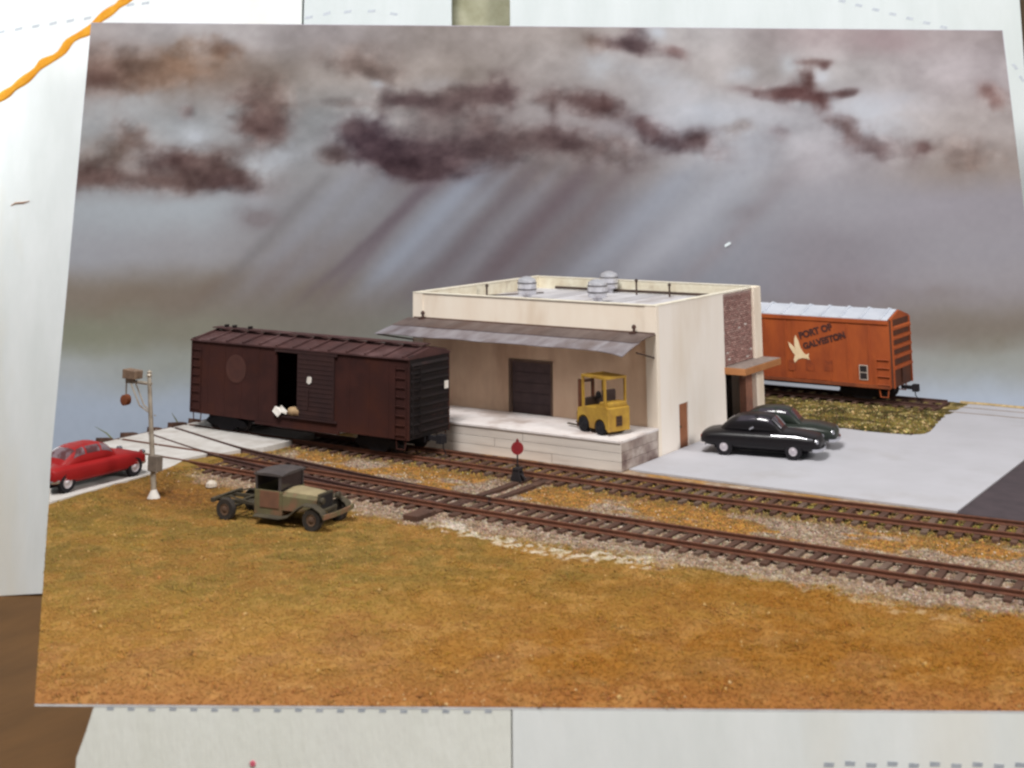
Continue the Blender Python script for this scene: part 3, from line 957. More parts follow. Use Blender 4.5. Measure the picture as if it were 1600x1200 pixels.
# right wall: pieces round the door, the brick panel and the entrance
y1 = T + .002
mb = MB()
mb.box(-T, 0, y1, 1.98, 0, Ht).box(-T, 0, 1.98, 2.87, 1.83, Ht).box(-T, 0, 2.87, 6.92, 0, Ht)
mb.box(-T - .1, -.1, 6.92, 10.3, 2.45, Ht - .06)
mb.build('right_wall', M_CREAM2, wh)
MB().box(-T, .1, 10.3, Dp, 0, Ht + .03).build('wing_wall', M_CREAM, wh, bevel=.015)
bd = MB().box(-.14, -.05, 2.0, 2.85, .01, 1.81).build('side_door', mat('door_brown', (158, 104, 74), (146, 94, 66), rough=.6, scale=1.5), wh)
MB().lathe([(.001, 0), (.04, 0), (.04, .06), (.001, .07)], (-.05, 2.12, .9), 10, 'x').build('handle', mat('brass', (120, 96, 60), metal=.6, rough=.4), bd)
MB().box(-T, .015, Dp * .9999, Dp, 0, .01)
# back and left wall
MB().box(-Wd, -T, Dp - T, Dp - .002, 0, Ht).build('back_wall', M_PARA, wh)
MB().box(-Wd, -Wd + T, y1, Dp - T - .002, 0, Ht).build('left_wall', M_PARA, wh)
# coping
cp = mat('coping', (238, 232, 216), (226, 216, 196), rough=.7)
for (a, b, c, d) in ((-Wd - .03, .02, -.05, T + .02), (-Wd - .03, .02, Dp - T - .02, Dp + .02), (-Wd - .03, -Wd + T + .02, T + .023, Dp - T - .023), (-T - .02, .02, T + .023, 10.27)):
    MB().box(a, b, c, d, Ht + .016, Ht + .055).build('coping', cp, wh)
# roof of panels
rf = MB().box(-Wd + T, -T, T, Dp - T, 5.3, 5.46).build('roof', mat('roof_under', (120, 110, 104)), wh)
npan = 13
pw = (Wd - 2 * T) / npan
for k in range(npan):
    g = 206 + random.randint(-14, 10)
    x0 = -Wd + T + k * pw
    MB().box(x0 + .02, x0 + pw - .02, T + .02, Dp - T - .02, 5.462, 5.50 + .008 * (k % 2)).build('roof_panel', mat('roof_panel_%d' % (k % 4), (g, g - 2, g + 2), (g - 18, g - 22, g - 20), rough=.7, scale=.8, stretch=(1, .4, 1), rgb3=(138, 122, 112), scale3=.5, cov3=(.56, .8)), rf)
M_GALV = mat('galvanised', (226, 226, 232), (196, 196, 204), rough=.28, metal=.55, scale=2.5, rgb3=(150, 142, 142), scale3=1.2)


def roof_vent(x, y):
    v = bpy.data.objects.new('roof_vent', None)
    COL.objects.link(v)
    v.parent = wh
    v.location = (x, y, 5.5)
    v.scale = (1.15, 1.15, 1.5)
    MB().lathe([(.20, 0), (.20, .16), (.24, .18)], n=18).build('neck', M_GALV, v, smooth=True)
    MB().lathe([(.25, .14), (.385, .16), (.40, .22), (.40, .3), (.36, .32), (.40, .345), (.41, .42), (.41, .5), (.36, .52), (.39, .545), (.385, .62), (.33, .66), (.16, .72), (.01, .74)], n=24).build('turbine_head', M_GALV, v, smooth=True)
    for z in (.32, .52):
        MB().lathe([(.37, z - .018), (.425, z - .012), (.425, z + .012), (.37, z + .018)], n=24).build('band', mat('band_grey', (120, 116, 120), metal=.5, rough=.4), v, smooth=True)


for p in ((-9.72, 5.3), (-5.93, 5.62), (-7.84, 10.3)):
    roof_vent(*p)
M_PIPE = mat('dark_pipe', (78, 62, 54), (58, 46, 42), rough=.7)
MB().tube([(-11.2, 10.55, 5.62), (-.5, 10.55, 5.62)], .07, 8).build('roof_pipe', M_PIPE, wh, smooth=True)
for (x, y, h) in ((-11.9, 5.0, .62), (-6.1, 10.0, .75), (-4.2, 9.9, .62)):
    MB().tube([(x, y, 5.48), (x, y, 5.48 + h)], .05, 8).lathe([(.085, h + 5.4), (.085, h + 5.5), (.02, h + 5.54)], (x, y, 0), 8).build('vent_pipe', M_PIPE, wh, smooth=True)
MB().tube([(-11.9, 5.0, 5.6), (-10.9, 6.6, 5.6), (-10.6, 8.3, 5.55)], .035, 6).build('roof_cable', M_PIPE, wh)
# brick panel
bk = MB().box(-.1, -.055, 6.93, 10.29, 2.5, Ht - .07).build('brick_backing', mat('mortar', (166, 140, 134), (148, 122, 118), scale=3), wh)
V, F, Cc = [], [], []
bw, bh, row = .285, .1, 0
z = 2.52
while z < Ht - .2:
    y = 6.94 - (row % 2) * bw / 2
    while y < 10.28:
        a, b = max(6.94, y), min(10.28, y + bw - .022)
        if b - a > .03:
            pr = random.uniform(-.012, .022)
            o = len(V)
            V += [(-.06, a, z), (-.06, b, z), (-.06, b, z + bh - .02), (-.06, a, z + bh - .02), (-.035 + pr, a, z), (-.035 + pr, b, z), (-.035 + pr, b, z + bh - .02), (-.035 + pr, a, z + bh - .02)]
            F += [tuple(o + i for i in f) for f in ((4, 5, 6, 7), (0, 1, 5, 4), (1, 2, 6, 5), (2, 3, 7, 6), (3, 0, 4, 7))]
            base = np.array((154, 118, 111) if random.random() > .3 else (166, 134, 126), float) * random.uniform(.92, 1.06)
            if random.random() < .015:
                base = np.array((208, 196, 190))
            Cc += [base] * 8
        y += bw
    z += bh
    row += 1
o = np_mesh('bricks', V, F, attr_mat('brick', rough=.85, fine=.2, fscale=6), nlin(np.array(Cc)))
o.parent = wh
o['kind'] = 'stuff'
# entrance: recess with dark glazed doors, flat brown canopy
M_DG = mat('dark_glass', (38, 30, 38), (30, 26, 34), rough=.15, spec=.6)
MB().box(-1.3, -1.2, 6.92, 10.3, 0, 2.45).build('entrance_glass', M_DG, wh)
MB().box(-1.2, -T, 6.8, 6.92, 0, 2.45).build('entrance_side', M_CREAM2, wh)
MB().box(-1.2, -T - .004, 10.31, 10.4, 0, 2.45).build('entrance_side', M_CREAM2, wh)
MB().box(-1.3, -.34, 6.8, 10.4, 2.46, 2.56).build('entrance_soffit', mat('soffit', (104, 82, 74)), wh)
for yy in (7.6, 8.5, 9.4):
    MB().box(-1.19, -1.12, yy - .04, yy + .04, 0, 2.44).build('mullion', mat('mullion', (92, 66, 58)), wh)
M_JB = mat('jamb_brown', (150, 104, 84), (120, 84, 72), scale=2, rgb3=(220, 206, 190), scale3=.8)
MB().box(-.33, -.15, 6.93, 7.0, 0, 2.45).build('entrance_jamb', M_JB, wh)
MB().box(-.45, -.12, 9.5, 10.28, 0, 2.45).build('entrance_jamb', M_JB, wh)
ec = MB().box(-.1, 1.02, 6.85, 11.2, 2.48, 2.78).build('entrance_canopy', mat('canopy_brown', (176, 120, 76), (160, 106, 66), rough=.6, scale=1.2), wh, bevel=.02)
MB().box(-.08, 1.0, 6.88, 11.17, 2.782, 2.80).build('canopy_top', mat('canopy_gravel', (150, 136, 128), (126, 112, 106), scale=4), ec)
# dock canopy: thin metal sheets, sagging front edge, curled corner
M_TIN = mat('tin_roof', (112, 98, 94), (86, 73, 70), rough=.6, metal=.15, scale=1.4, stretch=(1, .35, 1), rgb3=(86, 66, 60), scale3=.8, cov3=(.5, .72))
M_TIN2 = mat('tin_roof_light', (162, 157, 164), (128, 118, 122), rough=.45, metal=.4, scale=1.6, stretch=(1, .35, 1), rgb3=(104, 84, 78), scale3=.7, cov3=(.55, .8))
cn = bpy.data.objects.new('dock_canopy', None)
COL.objects.link(cn)
cn.parent = wh


def can_pt(x, t):
    """x along the dock, t from wall (0) to free edge (1)"""
    y = -.04 - 2.62 * t - .04 * math.sin(x * 1.7) * t
    z = 4.95 - .36 * t - .10 * t * t + .012 * math.sin(x * 2.1 + 1) * t
    curl = max(0, (x + 1.5) / 1.5)
    z += -.12 * curl ** 2 * t * t + (.30 * max(0, (x + .5) / .5) ** 2 * t * (1 - t))
    return (x, y - .42 * curl * t, z)


nsh = 9
for k in range(nsh):
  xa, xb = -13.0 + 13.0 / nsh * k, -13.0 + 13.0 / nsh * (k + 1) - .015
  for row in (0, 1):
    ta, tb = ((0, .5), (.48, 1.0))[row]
    vs, fs = [], []
    nx, nt_ = 8, 6
    for layer in (0, -.025):
        for i in range(nx + 1):
            for j in range(nt_ + 1):
                x, y, z = can_pt(xa + (xb - xa) * i / nx, ta + (tb - ta) * j / nt_)
                vs.append((x, y, z + layer - .03 * row * (1 - j / nt_)))
    q = (nx + 1) * (nt_ + 1)
    for i in range(nx):
        for j in range(nt_):
            a = i * (nt_ + 1) + j
            fs.append((a, a + nt_ + 1, a + nt_ + 2, a + 1))
            fs.append((a + q, a + q + 1, a + q + nt_ + 2, a + q + nt_ + 1))
    for j in range(nt_):
        fs.append((j, j + 1, j + 1 + q, j + q))
        a = nx * (nt_ + 1) + j
        fs.append((a, a + q, a + q + 1, a + 1))
    for i in range(nx):
        a = i * (nt_ + 1)
        fs.append((a, a + q, a + q + nt_ + 1, a + nt_ + 1))
        a += nt_
        fs.append((a, a + nt_ + 1, a + q + nt_ + 1, a + q))
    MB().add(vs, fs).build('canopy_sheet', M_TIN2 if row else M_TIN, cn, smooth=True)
MB().tube([(-12.95, -2.5, 4.43), (-12.74, -.02, 3.95)], .04, 6).build('brace', M_PIPE, wh)
MB().tube([(-.35, -1.2, 4.3), (-.12, -.04, 3.98)], .035, 6).build('brace', M_PIPE, wh)
for x in (-12.05, -.95):
    MB().tube([(x, -.22, 4.9), (x, -.22, 5.16)], .06, 8).lathe([(.02, 5.12), (.09, 5.15), (.1, 5.22), (.06, 5.29), (.01, 5.31)], (x, -.22, 0), 10).box(x - .2, x + .02, -.3, -.04, 4.9, 5.02).build('roof_bracket', mat('bracket', (84, 58, 50), (64, 46, 42), scale=4), wh, smooth=True)
MB().box(-Wd + .02, -.05, -.045, -.003, 4.9, 5.0).build('flashing', mat('flashing', (110, 84, 70), (86, 64, 56), scale=1.5), wh)
# loading dock
M_DK = mat('dock_timber', (216, 208, 200), (196, 186, 178), rough=.85, scale=1.0, stretch=(.25, .25, 2.5), rgb3=(150, 136, 130), scale3=.45, cov3=(.55, .8))
M_DK2 = mat('dock_timber_stained', (190, 178, 170), (150, 132, 124), rough=.85, scale=1.2, stretch=(.8, .8, 1), rgb3=(100, 78, 76), scale3=.7, cov3=(.46, .66))
M_DT = mat('dock_deck', (226, 220, 218), (206, 196, 192), rough=.8, scale=.7, rgb3=(158, 136, 124), scale3=.35, cov3=(.5, .75))
dk = MB().box(-12.6, -.08, -3.3, -.004, 0, 1.08).build('loading_dock', M_DK, wh)
MB().box(-12.66, .02, -3.42, -.05, 1.082, 1.17).build('deck', M_DT, dk, bevel=.01)
zs = [0.005, .37, .72, 1.078]
for r in range(3):
    cuts = [[-12.64, -8.2, -3.2, .0], [-12.64, -10.1, -6.0, .0], [-12.64, -9.0, -4.6, .0]][r]
    for a, b in zip(cuts[:-1], cuts[1:]):
        MB().box(a + .01, b - .012, -3.37 - random.uniform(0, .012), -3.302, zs[r] + .008, zs[r + 1] - .008).build('plank', M_DK, dk, bevel=.006)
    MB().box(-.078, -.03 + random.uniform(0, .015), -3.36, -.06, zs[r] + .008, zs[r + 1] - .008).build('plank', M_DK2, dk, bevel=.006)

# ------------------------------------------------------------------ rolling stock
M_BLK = mat('soot_black', (36, 32, 36), (26, 24, 28), rough=.85)
M_WHL = mat('wheel_steel', (58, 48, 46), (40, 34, 34), rough=.6, metal=.3)


def bogie(parent, x, mt):
    b = bpy.data.objects.new('bogie', None)
    COL.objects.link(b)
    b.parent = parent
    b.location = (x, 0, 0)
    for s in (-1, 1):
        MB().prism([(-1.25, .62), (-1.05, .52), (-.62, .52), (-.38, .34), (.38, .34), (.62, .52), (1.05, .52), (1.25, .62), (1.15, .78), (.45, .92), (-.45, .92), (-1.15, .78)], s * .98 - .06, s * .98 + .06, 'y').build('side_frame', mt, b, bevel=.02)
        for q in (-.85, .85):
            MB().lathe([(.05, -.07), (.43, -.07), (.43, -.02), (.39, 0), (.39, .06), (.34, .075), (.3, .04), (.12, .04), (.1, .08), (.01, .09)] if s > 0 else
                       [(.05, .07), (.43, .07), (.43, .02), (.39, 0), (.39, -.06), (.34, -.075), (.3, -.04), (.12, -.04), (.1, -.08), (.01, -.09)],
                       (q, s * .80, .70), 24, 'y').build('wheel', M_WHL, b, smooth=True)
    for q in (-.85, .85):
        MB().tube([(q, -.8, .70), (q, .8, .70)], .07, 8).build('axle', mt, b)
    MB().box(-.2, .2, -.9, .9, .5, .95).build('bolster', mt, b)


def ladder(parent, x0, x1, y, zs, mt, axis='x', r=.022, name='ladder'):
    mb = MB()
    for z in zs:
        if axis == 'x':
            mb.tube([(x0, y, z), (x1, y, z)], r, 6)
        else:
            mb.tube([(y, x0, z), (y, x1, z)], r, 6)
    for x in (x0, x1):
        if axis == 'x':
            mb.box(x - .02, x + .02, y - .02, y + .02, zs[0] - .1, zs[-1] + .1)
        else:
            mb.box(y - .02, y + .02, x - .02, x + .02, zs[0] - .1, zs[-1] + .1)
    return mb.build(name, mt, parent)


def coupler(parent, x, s, mt):
    mb = MB()
    mb.box(x - .1, x + .55, -.09, .09, .82, 1.0) if s > 0 else mb.box(x - .55, x + .1, -.09, .09, .82, 1.0)
    mb.box(x + s * .62 - .14, x + s * .62 + .14, -.2, .2, .74, 1.08)
    mb.tube([(x + s * .45, .35, .95), (x + s * .5, .3, .5), (x + s * .7, .22, .28)], .03, 6)
    return mb.build('coupler', mt, parent, bevel=.02)


# brown boxcar
M_BX = mat('boxcar_brown', (66, 38, 34), (50, 30, 29), rough=.85, spec=.15, scale=.8, rgb3=(84, 46, 34), scale3=.4, cov3=(.5, .78), bump=.1)
M_BXD = mat('boxcar_door', (58, 36, 34), (47, 30, 31), rough=.8, scale=1)
M_BXR = mat('boxcar_roof', (78, 50, 48), (62, 40, 40), rough=.75, scale=1, rgb3=(106, 80, 80), scale3=.4, cov3=(.5, .75))
M_BXE = mat('boxcar_end', (32, 22, 22), (22, 17, 18), rough=.85, scale=1, rgb3=(70, 42, 40), scale3=.6, cov3=(.55, .8))
bx = thing('boxcar', 'dark brown weathered boxcar with an open side door on the siding', 'boxcar', (-14.05, -5.5, 0), math.atan2(-.15, 13.3))
hl, hw = 6.25, 1.45
Z0, Z1 = 1.0, 4.15
mb = MB()
mb.box(-hl, -1.0, -hw, -hw + .1, Z0, Z1).box(.25, hl, -hw, -hw + .1, Z0, Z1).box(-1.0, .25, -hw, -hw + .1, 4.0, Z1).box(-1.0, .25, -hw, -hw + .1, Z0, 1.42)
mb.box(-hl, hl, hw - .1, hw, Z0, Z1)
body = mb.build('body', M_BX, bx)
for x in np.arange(-hl + .02, hl, 1.04):
    if -1.1 < x < 2.4:
        continue
    for s in (-1, 1):
        MB().box(x - .035, x + .035, s * hw - .012, s * hw + .012, Z0 + .03, Z1 - .03).build('seam_strip', M_BX, body)
MB().box(-hl + .1, hl - .1, -hw + .1, hw - .1, 1.1, 1.25).build('floor_deck', M_BLK, bx)
MB().box(-hl + .1, hl - .1, -.2, .2, .72, 1.1).build('centre_sill', M_BLK, bx)
MB().box(-2.2, 2.6, -hw - .03, -hw + .05, .88, 1.0).build('side_sill', M_BX, bx)
for za, zb in ((4.02, 4.12), (1.32, 1.4)):
    MB().box(-1.05, 2.5, -hw - .1, -hw - .02, za, zb).build('door_track', M_BXD, bx)
dd = MB().box(.28, 2.34, -hw - .085, -hw - .025, 1.42, 4.02).build('door', M_BXD, bx)
for k in range(13):
    MB().box(.32, 2.3, -hw - .1, -hw - .085, 1.52 + k * .19, 1.58 + k * .19).build('rib', M_BXD, dd, bevel=.01)
MB().box(.9, .96, -hw - .15, -hw - .115, 1.8, 2.6).build('latch_bar', M_BXD, dd)
for s in (-1, 1):
    e = MB().box(s * hl - (.08 if s > 0 else 0), s * hl + (0 if s > 0 else .08), -hw + .1, hw - .1, Z0, Z1 + .1).build('end', M_BXE, bx)
    for k in range(9):
        z = 1.25 + k * .33
        MB().prism([(-.0, z - .1), (.09, z), (0, z + .1)] if s > 0 else [(0, z - .1), (0, z + .1), (-.09, z)], -1.3, 1.3, 'y').build('corrugation', M_BXE, e).location = (s * hl, 0, 0)
    MB().prism([(-hw, Z1 + .1), (hw, Z1 + .1), (0, 4.44)], s * hl - .06, s * hl, 'x').build('gable', M_BXE, e)
    bogie(bx, s * 4.35, M_BLK)
    coupler(bx, s * hl, s, M_BLK)
    ladder(bx, s * hl - s * .65, s * hl - s * .1, -hw - .05, [1.2 + .37 * k for k in range(8)], M_BX)
    ladder(bx, -1.3, -.8, s * hl + s * .13, [1.2 + .37 * k for k in range(8)], M_BXE, 'y')
    for yy in (-hw + .06, hw - .06):
        MB().tube([(s * (hl - .65), yy, 1.0), (s * (hl - .62), yy, .62), (s * (hl - .2), yy, .62), (s * (hl - .16), yy, 1.0)], .028, 6).build('stirrup_step', M_BX, bx)
    MB().lathe([(.26, -.02), (.29, 0), (.26, .02)], (s * hl + s * .28, .55, 3.6), 16, 'x').build('brake_wheel', M_BXE, bx) if s < 0 else None
roofp = MB().prism([(-hw - .08, Z1), (-hw - .08, Z1 + .06), (0, 4.5), (hw + .08, Z1 + .06), (hw + .08, Z1)], -hl - .03, hl + .03, 'x').build('roof', M_BXR, bx)
for k in range(13):
    x = -hl + .25 + k * (2 * hl - .5) / 12
    MB().prism([(-hw - .06, Z1 + .07), (0, 4.515), (hw + .06, Z1 + .07), (hw + .06, Z1 + .14), (0, 4.575), (-hw - .06, Z1 + .14)], x - .055, x + .055, 'x').build('roof_rib', M_BXR, roofp)
rb = bpy.data.objects.new('running_board', None)
COL.objects.link(rb)
rb.parent = bx
for k in range(3):
    for q in range(6):
        xa = -hl + .1 + q * (2 * hl - .2) / 6
        MB().box(xa, xa + (2 * hl - .2) / 6 - .03, -.27 + k * .185, -.10 + k * .185, 4.60, 4.64).build('walk_plank', M_BXR, rb)
for x in (-5.5, -5.0, -4.0):
    MB().box(x - .06, x + .06, -.1, .1, 4.64, 4.76).build('roof_fitting', M_BXE, bx)
em = MB().lathe([(.01, 0), (.62, 0), (.62, .006), (.01, .006)], n=36).build('emblem', mat('emblem_faded', (78, 46, 40), (68, 41, 37), scale=2), bx)
em.location, em.rotation_euler = (-3.42, -hw - .0135, 3.1), (R(90), 0, 0)
mb = MB()
for k in range(36):
    a, b = 2 * math.pi * k / 36, 2 * math.pi * (k + 1) / 36
    mb.add([(r * math.cos(t), r * math.sin(t), h) for h in (0, .008) for r, t in ((.46, a), (.58, a), (.58, b), (.46, b))],
           [(0, 3, 2, 1), (4, 5, 6, 7), (1, 2, 6, 5), (3, 0, 4, 7)])
er = mb.build('emblem_ring', mat('emblem_ring', (80, 48, 41), (70, 43, 38), scale=3), em)
er.location = (0, 0, .003)
M_PAP = mat('paper_white', (232, 228, 222), (214, 206, 196), scale=6)
MB().prism([(.86, 2.86), (1.0, 2.8), (1.12, 2.88), (1.13, 3.05), (1.06, 3.12), (.9, 3.1)], -hw - .13, -hw - .116, 'y').build('placard', M_PAP, bx)
MB().box(hl + .10, hl + .12, .93, 1.2, 2.74, 3.05).build('placard', M_PAP, bx)
# load in the doorway
sk = thing('sack', 'tan sack lying in the doorway of the brown boxcar', 'sack', (-13.98, -6.9, 1.42))
MB().lathe([(.02, -.38), (.16, -.3), (.2, -.1), (.17, .1), (.2, .28), (.06, .38)], (0, 0, .16), 12, 'x').build('bag', mat('sack_tan', (186, 158, 120), (150, 120, 90), scale=5), sk, smooth=True)
MB().lathe([(.06, 0), (.03, .06), (.07, .14)], (.36, 0, .16), 8, 'x').build('neck', mat('sack_tan'if False else 'sack_neck', (160, 120, 90)), sk, smooth=True)
pr_ = MB()
pts = [(-.5, -.12, .1), (-.15, -.17, -.1), (.05, -.14, .1), (.3, -.12, .04), (.32, -.1, .16), (.02, -.05, .3), (-.08, -.03, .36), (-.2, -.02, .26), (-.42, -.04, .3)]
n = len(pts)
pr_.add(pts + [(a, b + .05, c) for a, b, c in pts], [tuple(range(n)), tuple(range(2 * n - 1, n - 1, -1))] + [(i, (i + 1) % n, (i + 1) % n + n, i + n) for i in range(n)])
o = pr_.build('paper_sheet', M_PAP, None)
o.location = (-14.62, -6.98, 1.42)
tag(o, 'crumpled white paper hanging from the doorway of the brown boxcar', 'paper')

# orange boxcar
M_OR = mat('boxcar_orange', (170, 84, 38), (154, 73, 36), rough=.65, scale=.9, stretch=(1, 1, .45), rgb3=(126, 58, 34), scale3=.7, cov3=(.48, .78))
M_ORD = mat('boxcar_orange_dark', (144, 76, 42), (116, 60, 38), rough=.7, scale=1.2, rgb3=(96, 54, 40), scale3=.8, cov3=(.5, .75))
M_WR = mat('white_roof', (206, 210, 219), (190, 195, 206), rough=.6, scale=.8)
ob = thing('boxcar', 'orange boxcar with white roof and flying gull emblem behind the warehouse', 'boxcar', (-2.93, 17.7, 0))
hl, hw, Z0, Z1 = 7.7, 1.5, 1.02, 4.22
body = MB().box(-hl, hl, -hw, hw, Z0, Z1).build('body', M_OR, ob)
for k, x in enumerate(np.arange(-hl + .05, hl, 1.1)):
    for s in (-1, 1):
        MB().box(x - .045, x + .045, s * hw - .024, s * hw + .024, Z0 + .02, Z1 - .02).build('side_post', M_OR, body)
for s in (-1, 1):
    MB().box(-hl + .05, hl - .05, s * (hw + .035) - .03, s * (hw + .035) + .03, Z1 - .16, Z1 + .04).build('top_chord', M_OR, body)
    MB().box(-hl + .05, hl - .05, s * (hw + .03) - .025, s * (hw + .03) + .025, Z0 - .06, Z0 + .1).build('bottom_chord', M_ORD, body)
# lighter sliding door panel carrying the emblem
dd = MB().box(1.9, 3.1, -hw - .075, -hw - .032, Z0 + .12, Z1 - .18)
dd = MB().box(2.62, 4.65, -hw - .022, -hw - .001, Z0 + .12, Z1 - .18).build('plug_door', M_OR, ob, bevel=.01)
for x in (2.68, 4.59):
    MB().box(x - .05, x + .05, -hw - .03, -hw - .022, Z0 + .2, Z1 - .3).build('door_stile', M_OR, dd)
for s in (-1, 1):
    e = MB().box(s * hl - (0 if s > 0 else .1), s * hl + (.1 if s > 0 else 0), -hw, hw, Z0, Z1 + .05).build('end', mat('end_rib_shade', (92, 54, 38), (76, 46, 36), scale=1.5), ob)  # dark panel colour paints the deep shade between the ribs
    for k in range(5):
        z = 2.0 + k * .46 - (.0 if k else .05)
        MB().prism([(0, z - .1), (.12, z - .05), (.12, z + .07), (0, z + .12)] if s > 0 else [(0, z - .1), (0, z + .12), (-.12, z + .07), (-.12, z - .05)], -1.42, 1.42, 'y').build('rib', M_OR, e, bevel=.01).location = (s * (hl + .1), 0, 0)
    for yy in (-hw + .06, hw - .06):
        MB().box(s * (hl + .13) - .03, s * (hl + .13) + .03, yy - .06, yy + .06, Z0, Z1 + .05).build('corner_post', M_OR, e)
    MB().box(s * (hl + .14) - .04, s * (hl + .14) + .04, -.25, .35, 1.2, 1.9).build('brake_gear', mat('rust_dark', (88, 54, 40), (70, 44, 36), scale=3), e)
    MB().prism([(-hw - .02, Z1 + .05), (hw + .02, Z1 + .05), (hw + .02, Z1 + .1), (0, 4.66), (-hw - .02, Z1 + .1)], s * hl - .02, s * hl + .1, 'x').build('gable', M_OR, e)
    bogie(ob, s * 6.05, M_BLK)
    coupler(ob, s * (hl + .1), s, M_BLK)
    ladder(ob, s * (hl - .72), s * (hl - .05), -hw - .06, [1.15, 1.55, 1.95, 2.35], M_OR, 'x', .03)
    for yy in (-hw + .06, hw - .06):
        MB().tube([(s * (hl - .66), yy, 1.0), (s * (hl - .6), yy, .55), (s * (hl - .24), yy, .55), (s * (hl - .18), yy, 1.0)], .035, 6).build('stirrup_step', M_OR, ob)
ladder(ob, -.0, .0001, -5, [1, 2], M_OR) if False else None
roofp = MB().prism([(-hw - .05, Z1 + .02), (-hw - .05, Z1 + .08), (0, 4.68), (hw + .05, Z1 + .08), (hw + .05, Z1 + .02)], -hl + .02, hl - .05, 'x').build('roof', M_WR, ob)
for k in range(15):
    x = -hl + .35 + k * (2 * hl - .75) / 14
    MB().prism([(-hw - .04, Z1 + .09), (0, 4.69), (hw + .04, Z1 + .09), (hw + .04, Z1 + .13), (0, 4.74), (-hw - .04, Z1 + .13)], x - .06, x + .06, 'x').build('roof_rib', M_WR, roofp)
MB().box(-hl + .3, hl - .3, -.25, .25, .68, 1.02).build('centre_sill', M_BLK, ob)
# writing and marks on the side that faces the lot
M_INK = mat('ink_dark', (74, 44, 40), (66, 40, 38), scale=3)
yf = -hw - .034
for txt, x, z, ln in (('PORT OF', .10, 3.10, 1.85), ('GALVESTON', .30, 2.60, 2.35)):
    me = text_mesh(txt, .56, M_INK, 'lettering', bold=.028)
    xs = [v.co.x for v in me.vertices]
    k = ln / (max(xs) - min(xs))
    o = inst('lettering', me, body, (x + 2.93, yf - .075 if False else yf, z), (R(90), R(-18), 0), (k, k * 1.0, 1))
gpx = [(420, 372), (440, 412), (455, 465), (482, 508), (498, 516), (520, 505), (514, 530), (522, 552), (500, 545), (470, 542), (435, 550), (408, 578), (400, 552), (412, 520), (395, 500), (372, 460), (362, 422), (385, 440), (408, 462), (416, 485), (410, 440), (411, 400)]
gp = []
for a, b in gpx:
    px, py = 1160 + a / 5, 450 + b / 5
    gp.append((.42 + .0352 * (px - 1260) + 2.93, 2.78 - .0335 * (py - 540) + .0017 * (px - 1260)))
MB().prism(gp, yf - .012, yf + .004, 'y').build('gull_emblem', mat('gull_cream', (236, 214, 176), (226, 200, 160), scale=3), body)
st = MB().box(6.08, 6.52, yf - .008, yf + .002, 1.32, 2.04).build('stencil_plate', mat('stencil_white', (206, 190, 176)), body)
MB().box(6.12, 6.48, yf - .014, yf - .008, 1.36, 1.66).box(6.12, 6.48, yf - .014, yf - .008, 1.70, 2.0).build('stencil_black', mat('stencil_black', (44, 36, 36)), st)
for (x0, x1, z0, z1) in ((2.35, 2.75, 1.5, 2.0), (3.3, 3.75, 1.55, 2.1), (4.25, 4.7, 1.6, 2.15)):
    MB().box(x0, x1, yf - .004, yf + .002, z0, z1).build('data_panel', mat('data_rust', (150, 70, 34), (128, 60, 34), scale=5, contrast=(.4, .6)), body)


# ------------------------------------------------------------------ road vehicles
def pchip(xq, x, y):
    x, y = np.array(x, float), np.array(y, float)
    h = np.diff(x)
    d = np.diff(y) / h
    mm = np.zeros(len(x))
    for i in range(1, len(x) - 1):
        if d[i - 1] * d[i] > 0:
            mm[i] = 2 * d[i - 1] * d[i] / (d[i - 1] + d[i])
    mm[0], mm[-1] = d[0], d[-1]
    i = np.clip(np.searchsorted(x, xq) - 1, 0, len(x) - 2)
    t = (xq - x[i]) / h[i]
    return (2 * t ** 3 - 3 * t ** 2 + 1) * y[i] + (t ** 3 - 2 * t ** 2 + t) * h[i] * mm[i] + (-2 * t ** 3 + 3 * t ** 2) * y[i + 1] + (t ** 3 - t ** 2) * h[i] * mm[i + 1]


